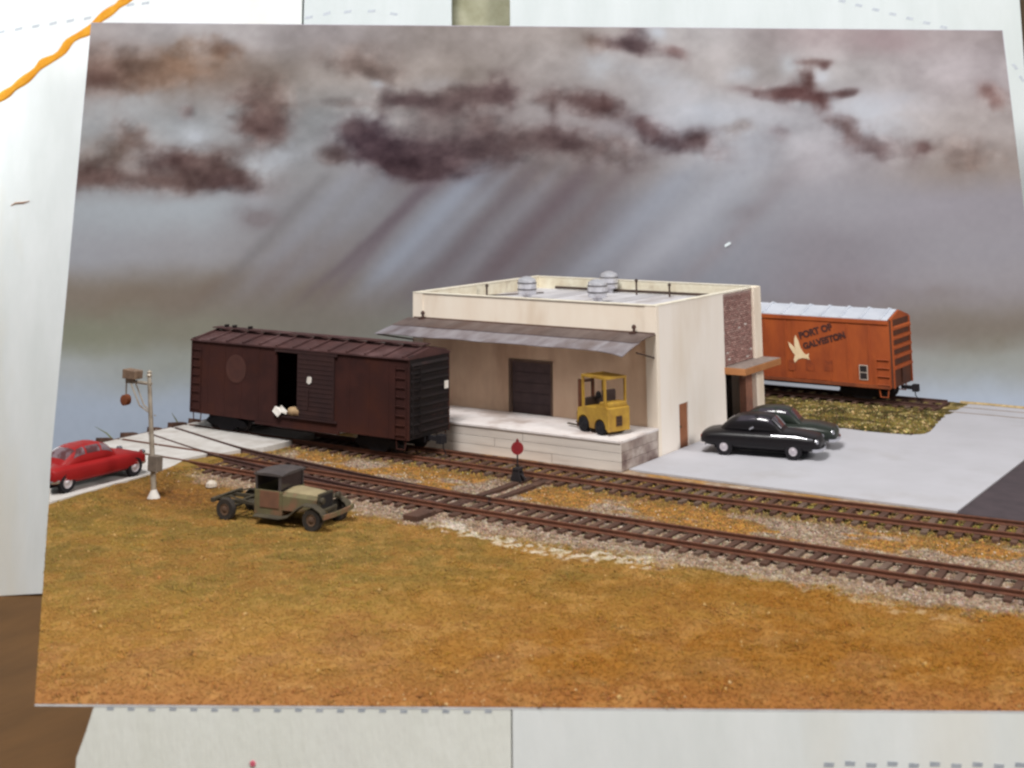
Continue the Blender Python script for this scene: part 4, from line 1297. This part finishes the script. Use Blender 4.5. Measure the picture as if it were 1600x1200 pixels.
class Loft:
    """closed hull: stations (x, half width, z bottom, z top); super-ellipse section, narrowing to the top"""

    def __init__(s, st, ex=3.2, tumble=0.0):
        s.st, s.ex, s.tumble = np.array(st, float), ex, tumble

    def pt(s, x, th, off=0.0):
        a = s.st
        hwid, z0, z1 = (float(pchip(np.array([x]), a[:, 0], a[:, k])[0]) for k in (1, 2, 3))
        c, si = math.cos(th), math.sin(th)
        e = 2 / s.ex
        y = math.copysign(abs(c) ** e, c)
        z = math.copysign(abs(si) ** e, si)
        y *= hwid * (1 - s.tumble * (z + 1) / 2)
        zz_ = (z0 + z1) / 2 + z * (z1 - z0) / 2
        n = Vector((0, math.cos(th), math.sin(th)))
        return Vector((x, y, zz_)) + n * off

    def hull(s, nx=44, nt=36):
        xa, xb = s.st[0, 0], s.st[-1, 0]
        mb = MB()
        vs, fs = [], []
        for i in range(nx + 1):
            t = i / nx
            x = xa + (xb - xa) * (t - math.sin(2 * math.pi * t) / (2 * math.pi) * .6)
            for k in range(nt):
                vs.append(s.pt(x, 2 * math.pi * k / nt))
        for i in range(nx):
            for k in range(nt):
                fs.append((i * nt + k, i * nt + (k + 1) % nt, (i + 1) * nt + (k + 1) % nt, (i + 1) * nt + k))
        fs.append(tuple(range(nt)))
        fs.append(tuple(range(nx * nt, (nx + 1) * nt)))
        return mb.add(vs, fs)

    def patch(s, xa, xb, ta, tb, off=.008, nx=10, nt=8, th=.02, xa2=None, xb2=None):
        """a panel following the hull; xa2/xb2 give slanted ends at tb"""
        vs, fs = [], []
        for layer in (off, off - th):
            for i in range(nx + 1):
                for j in range(nt + 1):
                    f = j / nt
                    a = xa + ((xa2 if xa2 is not None else xa) - xa) * f
                    b = xb + ((xb2 if xb2 is not None else xb) - xb) * f
                    p = s.pt(a + (b - a) * i / nx, ta + (tb - ta) * f, layer)
                    vs.append(p)
        q = (nx + 1) * (nt + 1)
        for i in range(nx):
            for j in range(nt):
                a = i * (nt + 1) + j
                fs.append((a, a + nt + 1, a + nt + 2, a + 1))
                fs.append((a + q, a + q + 1, a + q + nt + 2, a + q + nt + 1))
        rim = [i * (nt + 1) for i in range(nx + 1)] + [nx * (nt + 1) + j for j in range(1, nt + 1)] + [i * (nt + 1) + nt for i in range(nx - 1, -1, -1)] + [j for j in range(nt - 1, 0, -1)]
        for a, b in zip(rim, rim[1:] + rim[:1]):
            fs.append((a, b, b + q, a + q))
        return MB().add(vs, fs)


M_TYRE = mat('tyre', (30, 28, 32), (24, 22, 26), rough=.85)
M_CHR = mat('chrome', (214, 214, 220), (190, 190, 198), rough=.22, metal=.9, scale=3)
M_HUB = mat('hubcap', (216, 208, 212), (196, 188, 194), rough=.35, metal=.5, scale=4)


def wheel(parent, x, y, r, s, hub, wd=.2, name='wheel', hubr=.55, tyre=None):
    wv = bpy.data.objects.new(name, None)
    COL.objects.link(wv)
    wv.parent = parent
    wv.location = (x, y, r)
    MB().lathe([(r * .5, -s * wd / 2), (r * .92, -s * wd / 2), (r, -s * wd * .3), (r, s * wd * .3), (r * .94, s * wd / 2), (r * hubr, s * wd * .48), (r * hubr * .95, s * wd * .35), (.01, s * wd * .3)], n=26, axis='y').build('tyre', tyre or M_TYRE, wv, smooth=True)
    MB().lathe([(r * hubr * .95, s * wd * .36), (r * hubr * .9, s * wd * .5), (r * hubr * .6, s * wd * .42), (r * hubr * .3, s * wd * .55), (.005, s * wd * .6)], n=22, axis='y').build('hubcap', hub, wv, smooth=True)
    return wv


def bool_wells(o, wheels, r, yin=.5):
    mb = MB()
    for x, z in wheels:
        for s in (-1, 1):
            mb.lathe([(r, s * yin), (r, s * 1.4)], (x, 0, z), 28, 'y')
    cut = mb.build('cutter', M_TYRE)
    md = o.modifiers.new('b', 'BOOLEAN')
    md.object = cut
    md.operation = 'DIFFERENCE'
    md.solver = 'EXACT'
    bpy.context.view_layer.update()
    dg = bpy.context.evaluated_depsgraph_get()
    me = bpy.data.meshes.new_from_object(o.evaluated_get(dg))
    o.modifiers.clear()
    o.data = me
    cm = cut.data
    bpy.data.objects.remove(cut)
    bpy.data.meshes.remove(cm)
    me.polygons.foreach_set('use_smooth', [True] * len(me.polygons))
    me.set_sharp_from_angle(angle=R(40))


def sedan(name, label, loc, rz, paint, glass, lower, cabin, wb, r, hub, tumble, trim, win, ex=3.0, hub_r=.55, group=None, zsc=1.0):
    t = thing(name, label, 'car', loc, rz, group)
    lo_, cb = Loft(lower, ex), Loft(cabin, 3.4, tumble)
    body = lo_.hull().build('body', paint, t)
    bool_wells(body, [(-wb / 2, r), (wb / 2, r)], r * 1.08, .45)
    MB().box(-wb / 2 - .5, wb / 2 + .5, -.45, .45, .2, .45).build('underbody', M_TYRE, t)
    cab = cb.hull(36, 36).build('cabin', paint, t, smooth=True)
    hwid = max(p[1] for p in lower)
    for x in (-wb / 2, wb / 2):
        for s in (-1, 1):
            wheel(t, x, s * (hwid - .13), r, s, hub, hubr=hub_r)
    for (xa, xb, ta, tb, xa2, xb2, nm) in win:
        for s in ((-1, 1) if nm == 'side_window' else (1,)):
            if s > 0 or nm != 'side_window':
                p = cb.patch(xa, xb, R(ta), R(tb), .006, xa2=xa2, xb2=xb2)
            else:
                p = cb.patch(xa, xb, R(180 - ta), R(180 - tb), .006, xa2=xa2, xb2=xb2)
            p.build(nm, glass, cab, smooth=True)
    for sx, nm in ((1, 'front_bumper'), (-1, 'rear_bumper')):
        xe = lower[-1][0] if sx > 0 else lower[0][0]
        wq = hwid * .92
        MB().sweep([(-.03, -.06), (.03, -.05), (.04, 0), (.03, .05), (-.03, .06)], [(xe - sx * .28, -wq, .42), (xe - sx * .04, -wq * .86, .42), (xe + sx * .07, -wq * .4, .42), (xe + sx * .08, 0, .42), (xe + sx * .07, wq * .4, .42), (xe - sx * .04, wq * .86, .42), (xe - sx * .28, wq, .42)]).build(nm, trim, t, smooth=True)
    for s in (-1, 1):
        hx = lower[-1][0] - .07
        MB().lathe([(.02, .03), (.085, .02), (.1, -.02), (.1, -.12)], (hx, s * hwid * .72, .74), 16, 'x').build('headlight', trim, t, smooth=True)
        MB().box(lower[0][0] + .03, lower[0][0] + .12, s * hwid * .66 - .07, s * hwid * .66 + .07, .62, .74).build('tail_light', mat('tail_red', (150, 30, 26), rough=.3), t, bevel=.02)
    return t, lo_, cb


M_BP = mat('black_paint', (16, 13, 17), (20, 15, 18), rough=.4, spec=.3, coat=.08, scale=1)
M_GP = mat('dark_green_paint', (40, 47, 40), (33, 38, 34), rough=.38, spec=.35, coat=.1, scale=1)
M_RP = mat('red_paint', (150, 30, 30), (138, 26, 28), rough=.5, spec=.18, coat=.03, scale=1)
M_GL = mat('car_glass', (66, 60, 68), (50, 46, 54), rough=.1, spec=.7)
M_GLR = mat('car_glass_pale', (122, 104, 110), (84, 50, 52), rough=.12, spec=.7, scale=1.6, contrast=(.45, .55))
OLD_LO = [(-2.50, .55, .46, .70), (-2.42, .74, .36, .84), (-2.1, .86, .3, .96), (-1.4, .91, .26, 1.04), (-.4, .92, .25, 1.06), (.6, .92, .25, 1.07), (1.4, .90, .27, 1.07), (2.0, .87, .3, 1.0), (2.36, .78, .36, .92), (2.50, .56, .45, .76)]
OLD_CB = [(-1.7, .42, .9, 1.02), (-1.42, .62, .9, 1.28), (-1.05, .71, .9, 1.52), (-.6, .75, .9, 1.63), (0, .76, .9, 1.66), (.42, .75, .9, 1.61), (.68, .73, .9, 1.42), (.92, .69, .9, 1.15), (1.08, .6, .9, 1.02)]
OLD_WIN = [(-.9, -.12, 10, 50, -.8, -.14, 'side_window'), (-.04, .66, 10, 50, .0, .42, 'side_window'), (.56, .9, 48, 132, None, None, 'windscreen'), (-1.42, -1.05, 58, 122, None, None, 'rear_window')]
bcar, blo, bcb = sedan('sedan_car', 'glossy black rounded sedan with white hubcaps parked nearest the track', (3.42, 2.78, .035), R(10.5), M_BP, M_GL, OLD_LO, OLD_CB, 2.88, .34, M_HUB, .16, M_CHR, OLD_WIN, group='cars parked by the warehouse entrance')
for s in (-1, 1):
    pth = [blo.pt(x, R(90 - s * 62), .012) for x in np.linspace(.55, 2.25, 9)]
    MB().tube(pth, .018, 6).build('chrome_strip', M_CHR, bcar)
    pth = [bcb.pt(.54 + .36 * k / 6, R(90 - s * 42), .01) for k in range(7)]
    MB().tube(pth, .022, 6).build('windscreen_pillar', M_CHR, bcar)
MB().tube([(-.35, -.78, 1.1), (-.18, -.78, 1.2)], .04, 6).build('mirror', M_CHR, bcar)
gcar, glo, gcb = sedan('sedan_car', 'dark green sedan half hidden behind the black sedan', (3.3, 5.15, .035), R(12), M_GP, M_GL, OLD_LO, OLD_CB, 2.88, .34, M_HUB, .16, M_CHR, OLD_WIN, group='cars parked by the warehouse entrance')
RED_LO = [(-2.12, .62, .42, .78), (-2.05, .74, .34, .86), (-1.6, .80, .26, .90), (-.6, .83, .24, .90), (.4, .83, .24, .89), (1.2, .81, .25, .86), (1.75, .79, .28, .80), (2.0, .74, .34, .72), (2.1, .6, .4, .62)]
RED_CB = [(-1.62, .58, .72, .88), (-1.38, .67, .72, 1.08), (-1.0, .71, .72, 1.33), (-.55, .72, .72, 1.40), (.0, .72, .72, 1.40), (.36, .71, .72, 1.31), (.66, .69, .72, 1.06), (.86, .66, .72, .88)]
RED_WIN = [(-1.15, -.68, 4, 50, -.95, -.68, 'side_window'), (-.6, -.02, 4, 50, -.6, -.02, 'side_window'), (.05, .56, 4, 50, .05, .28, 'side_window'), (.38, .7, 40, 140, None, None, 'windscreen'), (-1.42, -1.02, 40, 140, None, None, 'rear_window')]
rcar, rlo, rcb = sedan('compact_car', 'small red car on the slab road at the diorama edge', (-15.72, -16.72, ZS + .005), R(90), M_RP, M_GLR, RED_LO, RED_CB, 3.0, .33, M_HUB, .2, M_CHR, RED_WIN, ex=4.4, hub_r=.6)

rcar.scale = (1.08, 1.08, 1.06)
gcar.scale = (.97, .97, .97)
bpy.context.view_layer.update()
# the red model stops where the base stops: cut flush with the left edge of the board
pl = Vector((LP[0][0], LP[0][1], 0))
dl = Vector((LP[1][0] - LP[0][0], LP[1][1] - LP[0][1], 0)).normalized()
nl = Vector((-dl.y, dl.x, 0))            # points to the outside (left)
if nl.dot(Vector((0, 0, 0)) - pl) > 0:
    nl = -nl


def all_children(o):
    for c in o.children:
        yield c
        yield from all_children(c)


for o in list(all_children(rcar)):
    if o.type != 'MESH':
        continue
    mw = o.matrix_world
    inv = mw.inverted()
    bm = bmesh.new()
    bm.from_mesh(o.data)
    r_ = bmesh.ops.bisect_plane(bm, geom=bm.verts[:] + bm.edges[:] + bm.faces[:], plane_co=inv @ pl, plane_no=(inv.to_3x3() @ nl).normalized(), clear_outer=True)
    es = [e for e in r_['geom_cut'] if isinstance(e, bmesh.types.BMEdge)]
    if es:
        try:
            bmesh.ops.edgenet_fill(bm, edges=es)
        except Exception:
            pass
    if len(bm.faces) == 0:
        bm.free()
        bpy.data.objects.remove(o)
        continue
    bm.to_mesh(o.data)
    bm.free()
for o in list(all_children(rcar)):
    if o.type == 'EMPTY' and not o.children:
        bpy.data.objects.remove(o)

# old chassis truck
M_OL = mat('olive_paint', (112, 104, 74), (92, 84, 62), rough=.8, scale=2, rgb3=(140, 96, 74), scale3=1.0, cov3=(.5, .7))
M_OLT = mat('hood_tan', (152, 138, 106), (132, 118, 90), rough=.8, scale=2, rgb3=(186, 146, 116), scale3=1.2)
M_RDO = mat('door_rust', (124, 86, 66), (106, 76, 60), rough=.8, scale=2)
M_GRF = mat('cab_roof_grey', (82, 74, 72), (66, 60, 60), rough=.8, scale=2)
M_FRM = mat('frame_dark', (78, 70, 54), (58, 52, 44), rough=.8, scale=2)
tr = thing('flatbed_truck', 'old olive truck with bare chassis frame parked on the turf', 'truck', (-6.45, -16.12, -.02), R(7))
for s in (-1, 1):
    MB().box(-2.35, 1.95, s * .42 - .05, s * .42 + .05, .50, .62).build('frame_rail', M_FRM, tr, bevel=.01)
for x in (-2.3, -1.5, -.7, 1.9):
    MB().box(x - .06, x + .06, -.42, .42, .51, .6).build('cross_member', M_FRM, tr)
MB().box(-2.42, -2.28, -.85, .85, .55, .68).build('rear_beam', M_FRM, tr)
M_WO = mat('wheel_rust', (98, 76, 58), (80, 60, 48), rough=.8, scale=5)
M_TD = mat('tyre_dusty', (58, 52, 46), (44, 40, 38), rough=.9, scale=4)
for x in (-1.78, 1.78):
    for s in (-1, 1):
        wheel(tr, x, s * .78, .365, s, M_WO, wd=.24, hubr=.56, tyre=M_TD)
    MB().tube([(x, -.75, .365), (x, .75, .365)], .06, 8).build('axle', M_FRM, tr)
MB().tube([(-1.4, 0, .5), (-.2, 0, .62)], .07, 8).build('drive_shaft', M_FRM, tr)
# arched springs / rear fender rails
for s in (-1, 1):
    MB().sweep([(-.04, 0), (.04, 0), (.04, .04), (-.04, .04)], [(-2.3, s * .62, .62), (-1.78, s * .62, .74), (-1.2, s * .62, .66), (-.7, s * .62, .58)]).build('leaf_spring', M_FRM, tr)
# cab
cabw = .72
cab = MB().box(-.62, .42, -cabw, -cabw + .05, .33, 1.12).box(-.62, .42, cabw - .05, cabw, .33, 1.12).box(-.66, -.6, -cabw, cabw, .33, 1.2).box(.38, .44, -cabw, cabw, .33, 1.08).box(-.6, .4, -cabw + .05, cabw - .05, .5, .55).build('cab', M_OL, tr, bevel=.015)
for s in (-1, 1):
    MB().box(-.42, .36, s * (cabw + .008) - .015, s * (cabw + .008) + .015, .56, 1.1).build('door', M_RDO, cab, bevel=.008)
for x in (-.6, .36):
    for s in (-1, 1):
        MB().box(x - .035, x + .035, s * (cabw - .04) - .035, s * (cabw - .04) + .035, 1.1, 1.66).build('pillar', M_GRF, cab)
MB().box(-.64, -.6, -cabw + .08, cabw - .08, 1.2, 1.64).build('rear_panel', M_GRF, cab)
MB().box(.345, .36, -cabw + .08, cabw - .08, 1.1, 1.62).build('windscreen', mat('murky_glass', (60, 52, 52), rough=.15, spec=.6), cab)
MB().box(-.4, .1, -.6, .6, .56, .95).build('bench_seat', M_FRM, cab, bevel=.04)
mb = MB()
nx, ny = 6, 8
vs = []
for i in range(nx + 1):
    for j in range(ny + 1):
        x, y = -.69 + 1.16 * i / nx, -.74 + 1.48 * j / ny
        vs.append((x, y, 1.63 + .05 * (1 - (2 * i / nx - 1) ** 2) + .05 * (1 - (2 * j / ny - 1) ** 2)))
top = len(vs)
vs += [(a, b, 1.59) for a, b, c in vs]
fs = []
for i in range(nx):
    for j in range(ny):
        a = i * (ny + 1) + j
        fs.append((a, a + ny + 1, a + ny + 2, a + 1))
        fs.append((a + top, a + top + 1, a + top + ny + 2, a + top + ny + 1))
rim = [i * (ny + 1) for i in range(nx + 1)] + [nx * (ny + 1) + j for j in range(1, ny + 1)] + [i * (ny + 1) + ny for i in range(nx - 1, -1, -1)] + list(range(ny - 1, 0, -1))
for a, b in zip(rim, rim[1:] + rim[:1]):
    fs.append((a, b, b + top, a + top))
mb.add(vs, fs).build('cab_roof', M_GRF, tr, smooth=True)
# hood: tapering, peaked top
hd = MB()
secs = []
for (x, w_, zt) in ((.44, .64, 1.14), (1.1, .57, 1.11), (1.72, .46, 1.07)):
    secs.append([(x, -w_, .5), (x, -w_, zt - .17), (x, -w_ * .8, zt - .05), (x, 0, zt), (x, w_ * .8, zt - .05), (x, w_, zt - .17), (x, w_, .5)])
vs = [p for s_ in secs for p in s_]
fs = [tuple(range(7)), tuple(range(20, 13, -1))]
for i in range(2):
    for k in range(7):
        fs.append((i * 7 + k, i * 7 + (k + 1) % 7, (i + 1) * 7 + (k + 1) % 7, (i + 1) * 7 + k))
hood = hd.add(vs, fs).build('hood', M_OL, tr, bevel=.01)
tp = MB()
a = [[(x, -w_ * .83, zt - .055), (x, -w_ * .4, zt - .012), (x, 0, zt + .008), (x, w_ * .4, zt - .012), (x, w_ * .83, zt - .055)] for (x, w_, zt) in ((.45, .64, 1.145), (1.1, .57, 1.115), (1.71, .46, 1.075))]
vs = [p for s_ in a for p in s_]
fs = [(i * 5 + k, i * 5 + k + 1, i * 5 + k + 6, i * 5 + k + 5) for i in range(2) for k in range(4)]
vs2 = [(x, y, z - .02) for x, y, z in vs]
rim = [0, 1, 2, 3, 4, 9, 14, 13, 12, 11, 10, 5]
tp.add(vs + vs2, fs + [tuple(v + 15 for v in f[::-1]) for f in fs] + [(p, q, q + 15, p + 15) for p, q in zip(rim, rim[1:] + rim[:1])]).build('hood_top', M_OLT, hood)
MB().box(1.72, 1.82, -.42, .42, .58, 1.1).build('radiator', M_FRM, tr, bevel=.03)
MB().box(1.822, 1.835, -.34, .34, .62, 1.03).build('grille', mat('grille_dark', (40, 36, 36)), tr)
for s in (-1, 1):
    pth = [(-.55, .33), (.5, .33), (.85, .42), (1.15, .66), (1.45, .84), (1.85, .84), (2.15, .70), (2.3, .46)]
    vs, fs = [], []
    for i, (x, z) in enumerate(pth):
        for (dy, dz) in ((-.17, -.03), (-.08, .015), (.08, .015), (.17, -.03), (.17, -.06), (-.17, -.06)):
            vs.append((x, s * .78 + dy, z + dz))
    for i in range(len(pth) - 1):
        for k in range(6):
            fs.append((i * 6 + k, i * 6 + (k + 1) % 6, (i + 1) * 6 + (k + 1) % 6, (i + 1) * 6 + k))
    fs += [tuple(range(6)), tuple(range((len(pth) - 1) * 6, len(pth) * 6))]
    MB().add(vs, fs).build('fender', M_FRM, tr, smooth=True)
    MB().lathe([(.02, .06), (.1, .05), (.12, 0), (.08, -.1), (.02, -.14)], (1.98, s * .5, .92), 14, 'x').build('headlight', M_FRM, tr, smooth=True)
MB().sweep([(-.03, -.07), (.03, -.07), (.03, .07), (-.03, .07)], [(2.3, .95, .52), (2.4, .5, .52), (2.42, 0, .52), (2.4, -.5, .52), (2.3, -.95, .52)]).build('front_bumper', M_OL, tr)

# forklift
M_YE = mat('forklift_yellow', (178, 142, 56), (158, 121, 46), rough=.6, scale=2.5, rgb3=(136, 98, 50), scale3=1.6, cov3=(.5, .75))
fk = thing('forklift', 'yellow forklift with caged cab parked on the loading dock', 'forklift', (-1.55, -1.95, 1.17), math.atan2(.34, -.94))
hw = .6
prof = [(-.95, .16), (-.95, 1.06), (-.82, 1.14), (-.3, 1.12), (-.2, 1.02), (.5, 1.02), (.95, .92), (.98, .5), (.98, .38)]
for k in range(9):
    a = math.pi * k / 8
    prof.append((.58 + .36 * math.cos(a), .30 + .36 * math.sin(a)))
prof.append((.2, .2))
prof.append((-.1, .2))
for k in range(9):
    a = math.pi * k / 8
    prof.append((-.45 + .34 * math.cos(a), .28 + .34 * math.sin(a)))
fb = MB().prism(prof, -hw, hw, 'y').build('body', M_YE, fk, bevel=.02)
for x, r in ((.58, .30), (-.45, .28)):
    for s in (-1, 1):
        wheel(fk, x, s * (hw - .08), r, s, M_TYRE, wd=.22)
MB().box(-.98, -.951, -.16, .16, .36, .76).build('grille', mat('grille_brown', (96, 66, 44)), fk)
for k in range(2):
    for q in range(3):
        MB().box(-.99, -.981, -.13 + k * .14, -.01 + k * .14, .39 + q * .125, .48 + q * .125).build('grille_slot', mat('slot_dark', (54, 40, 34)), fk)
for (x, y) in ((-.74, -hw + .05), (-.74, hw - .05), (.62, -hw + .05), (.62, hw - .05)):
    MB().box(x - .045, x + .045, y - .045, y + .045, .84, 2.2).build('cab_post', M_YE, fk)
MB().box(-.8, .68, -hw, -hw + .09, 2.18, 2.27).box(-.8, .68, hw - .09, hw, 2.18, 2.27).box(-.8, -.71, -hw + .09, hw - .09, 2.18, 2.27).box(.59, .68, -hw + .09, hw - .09, 2.18, 2.27).build('roof_frame', M_YE, fk)
for k in range(5):
    MB().box(-.71, .59, -.42 + k * .19, -.36 + k * .19, 2.2, 2.25).build('roof_bar', M_YE, fk)
MB().box(-.9, -.35, -.52, .52, 1.1, 1.28).build('engine_hood', M_YE, fk, bevel=.05)
MB().box(-.35, .1, -.32, .32, .86, 1.0).box(-.42, -.3, -.34, .34, .9, 1.72).build('seat', mat('seat_dark', (60, 46, 44)), fk, bevel=.04)
MB().box(-.3, .3, -.18, .18, 1.0, 1.75).build('instrument_tower', mat('tower_dark', (66, 50, 50)), fk, bevel=.06) if False else None
MB().box(.5, .58, -.5, .5, .86, 1.35).build('dashboard', mat('dash_dark', (62, 50, 46)), fk, bevel=.03)
MB().tube([(.5, 0, 1.2), (.3, 0, 1.42)], .025, 6).lathe([(.13, 0), (.16, .015), (.13, .03)], (.28, 0, 1.42), 14, 'x').build('steering_wheel', M_TYRE, fk)
for s in (-1, 1):
    MB().box(1.0, 1.12, s * .36 - .05, s * .36 + .05, .1, 2.0).build('mast_rail', mat('mast_rust', (110, 66, 44), (90, 56, 42), scale=3), fk)
    MB().box(1.14, 2.0, s * .24 - .05, s * .24 + .05, .08, .13).build('fork', M_FRM, fk)
MB().box(1.12, 1.17, -.45, .45, .1, .7).box(1.0, 1.1, -.36, .36, 1.86, 1.96).build('carriage', mat('carriage_dark', (84, 56, 44)), fk)
MB().box(-.3, -.12, -hw - .012, -hw + .001, .62, .82).build('side_vent', mat('vent_brown', (110, 70, 44)), fk)

# switch stand
M_SW = mat('switch_black', (46, 40, 42), (36, 32, 34), rough=.7)
sw = thing('switch_stand', 'black switch stand with round red target beside the siding', 'switch stand', (-2.35, -7.35, .14))
MB().prism([(-.26, 0), (.26, 0), (.12, .42), (-.12, .42)], -.16, -.1, 'y').prism([(-.26, 0), (.26, 0), (.12, .42), (-.12, .42)], .1, .16, 'y').box(-.14, .14, -.16, .16, .36, .5).build('frame', M_SW, sw, bevel=.012)
MB().tube([(0, 0, .0), (0, 0, 1.42)], .032, 8).build('mast', M_SW, sw)
MB().lathe([(.005, -.02), (.24, -.018), (.24, .018), (.005, .02)], (0, -.04, 1.2), 24, 'y').build('target', mat('target_red', (136, 36, 40), (120, 32, 38), rough=.6, scale=3), sw).rotation_euler = (0, 0, R(28))
MB().lathe([(.06, 1.4), (.06, 1.48), (.02, 1.54)], n=10).build('lamp_cap', mat('cap_red', (110, 34, 36)), sw)
MB().tube([(.1, 0, .3), (.42, -.05, .12)], .028, 6).build('lever', M_SW, sw)

# crossing signal on a post with a bracket arm
M_SIL = mat('silver_post', (176, 166, 152), (140, 128, 114), rough=.5, metal=.35, scale=2, rgb3=(120, 100, 84), scale3=1.0)
cs_ = thing('crossing_signal', 'silver signal post with bracket arm and hanging red lamp by the road', 'signal', (-12.62, -16.24, .0))
lean = Vector((-.44, 0, 0))
top = Vector((-.46, 0, 4.25))
MB().tube([(0, 0, .2), top * .55 + Vector((0, 0, 0)), top], [.105, .09, .075], 12).build('post', M_SIL, cs_, smooth=True)
MB().lathe([(.24, 0), (.2, .08), (.12, .24), (.1, .3)], n=14).build('foot', mat('foot_white', (214, 208, 202), (190, 184, 178)), cs_, smooth=True)
MB().lathe([(.09, 0), (.11, .06), (.07, .12), (.1, .17), (.02, .24)], tuple(top), 12).build('finial', M_SIL, cs_, smooth=True)
ax, az = top.x, 4.0
MB().tube([(ax + .12, 0, az), (ax - 1.15, 0, az + .02)], .06, 8).build('arm', M_SIL, cs_, smooth=True)
for s in (-1, 1):
    MB().tube([(ax - .85, s * .12, az - .05), (ax - .35, s * .1, 3.2), (ax + .12, s * .05, 2.98)], .03, 6).build('brace', M_SIL, cs_, smooth=True)
hx = ax - .92
MB().prism([(hx - .33, az + .12), (hx + .36, az + .12), (hx + .36, az + .42), (hx - .33, az + .46)], -.2, .2, 'y').build('hood_box', mat('hood_brown', (128, 106, 88), (104, 84, 70), scale=4), cs_, bevel=.02)
MB().box(hx - .3, hx + .1, -.06, .06, az - .06, az + .14).build('bracket', M_SIL, cs_)
MB().tube([(hx - .3, 0, az + .02), (hx - .3, 0, az - .5)], .03, 6).build('hanger', M_SIL, cs_)
MB().lathe([(.02, -.1), (.14, -.09), (.17, 0), (.14, .09), (.02, .1)], (hx - .28, -.02, az - .68), 16, 'y').build('red_lamp', mat('lamp_red', (168, 48, 34), (140, 40, 34), rough=.35, scale=5), cs_, smooth=True)
MB().lathe([(.17, -.11), (.2, -.1), (.2, .1), (.17, .11)], (hx - .28, -.02, az - .68), 16, 'y').build('lamp_rim', mat('rim_brown', (120, 66, 40)), cs_, smooth=True)
MB().box(-.17, .29, -.2, .12, .95, 1.5).build('relay_box', mat('relay_grey', (124, 112, 100), (100, 90, 82), scale=4), cs_, bevel=.02)
for k in range(3):
    MB().tube([(top.x * .2 * k + .06, 0, 1.9 + .5 * k), (top.x * .2 * k + .2, -.05, 1.9 + .5 * k)], .02, 5).build('step_peg', M_SIL, cs_)
# a pale lump of plaster by the signal
tag(MB().lathe([(.02, 0), (.22, .02), (.2, .14), (.1, .22), (.01, .24)], (0, 0, 0), 9).build('plaster_lump', mat('plaster', (206, 196, 184), (170, 156, 140), scale=6), None), 'small pale lump of rubble beside the crossing signal', 'rubble').location = (-11.9, -14.0, .05)
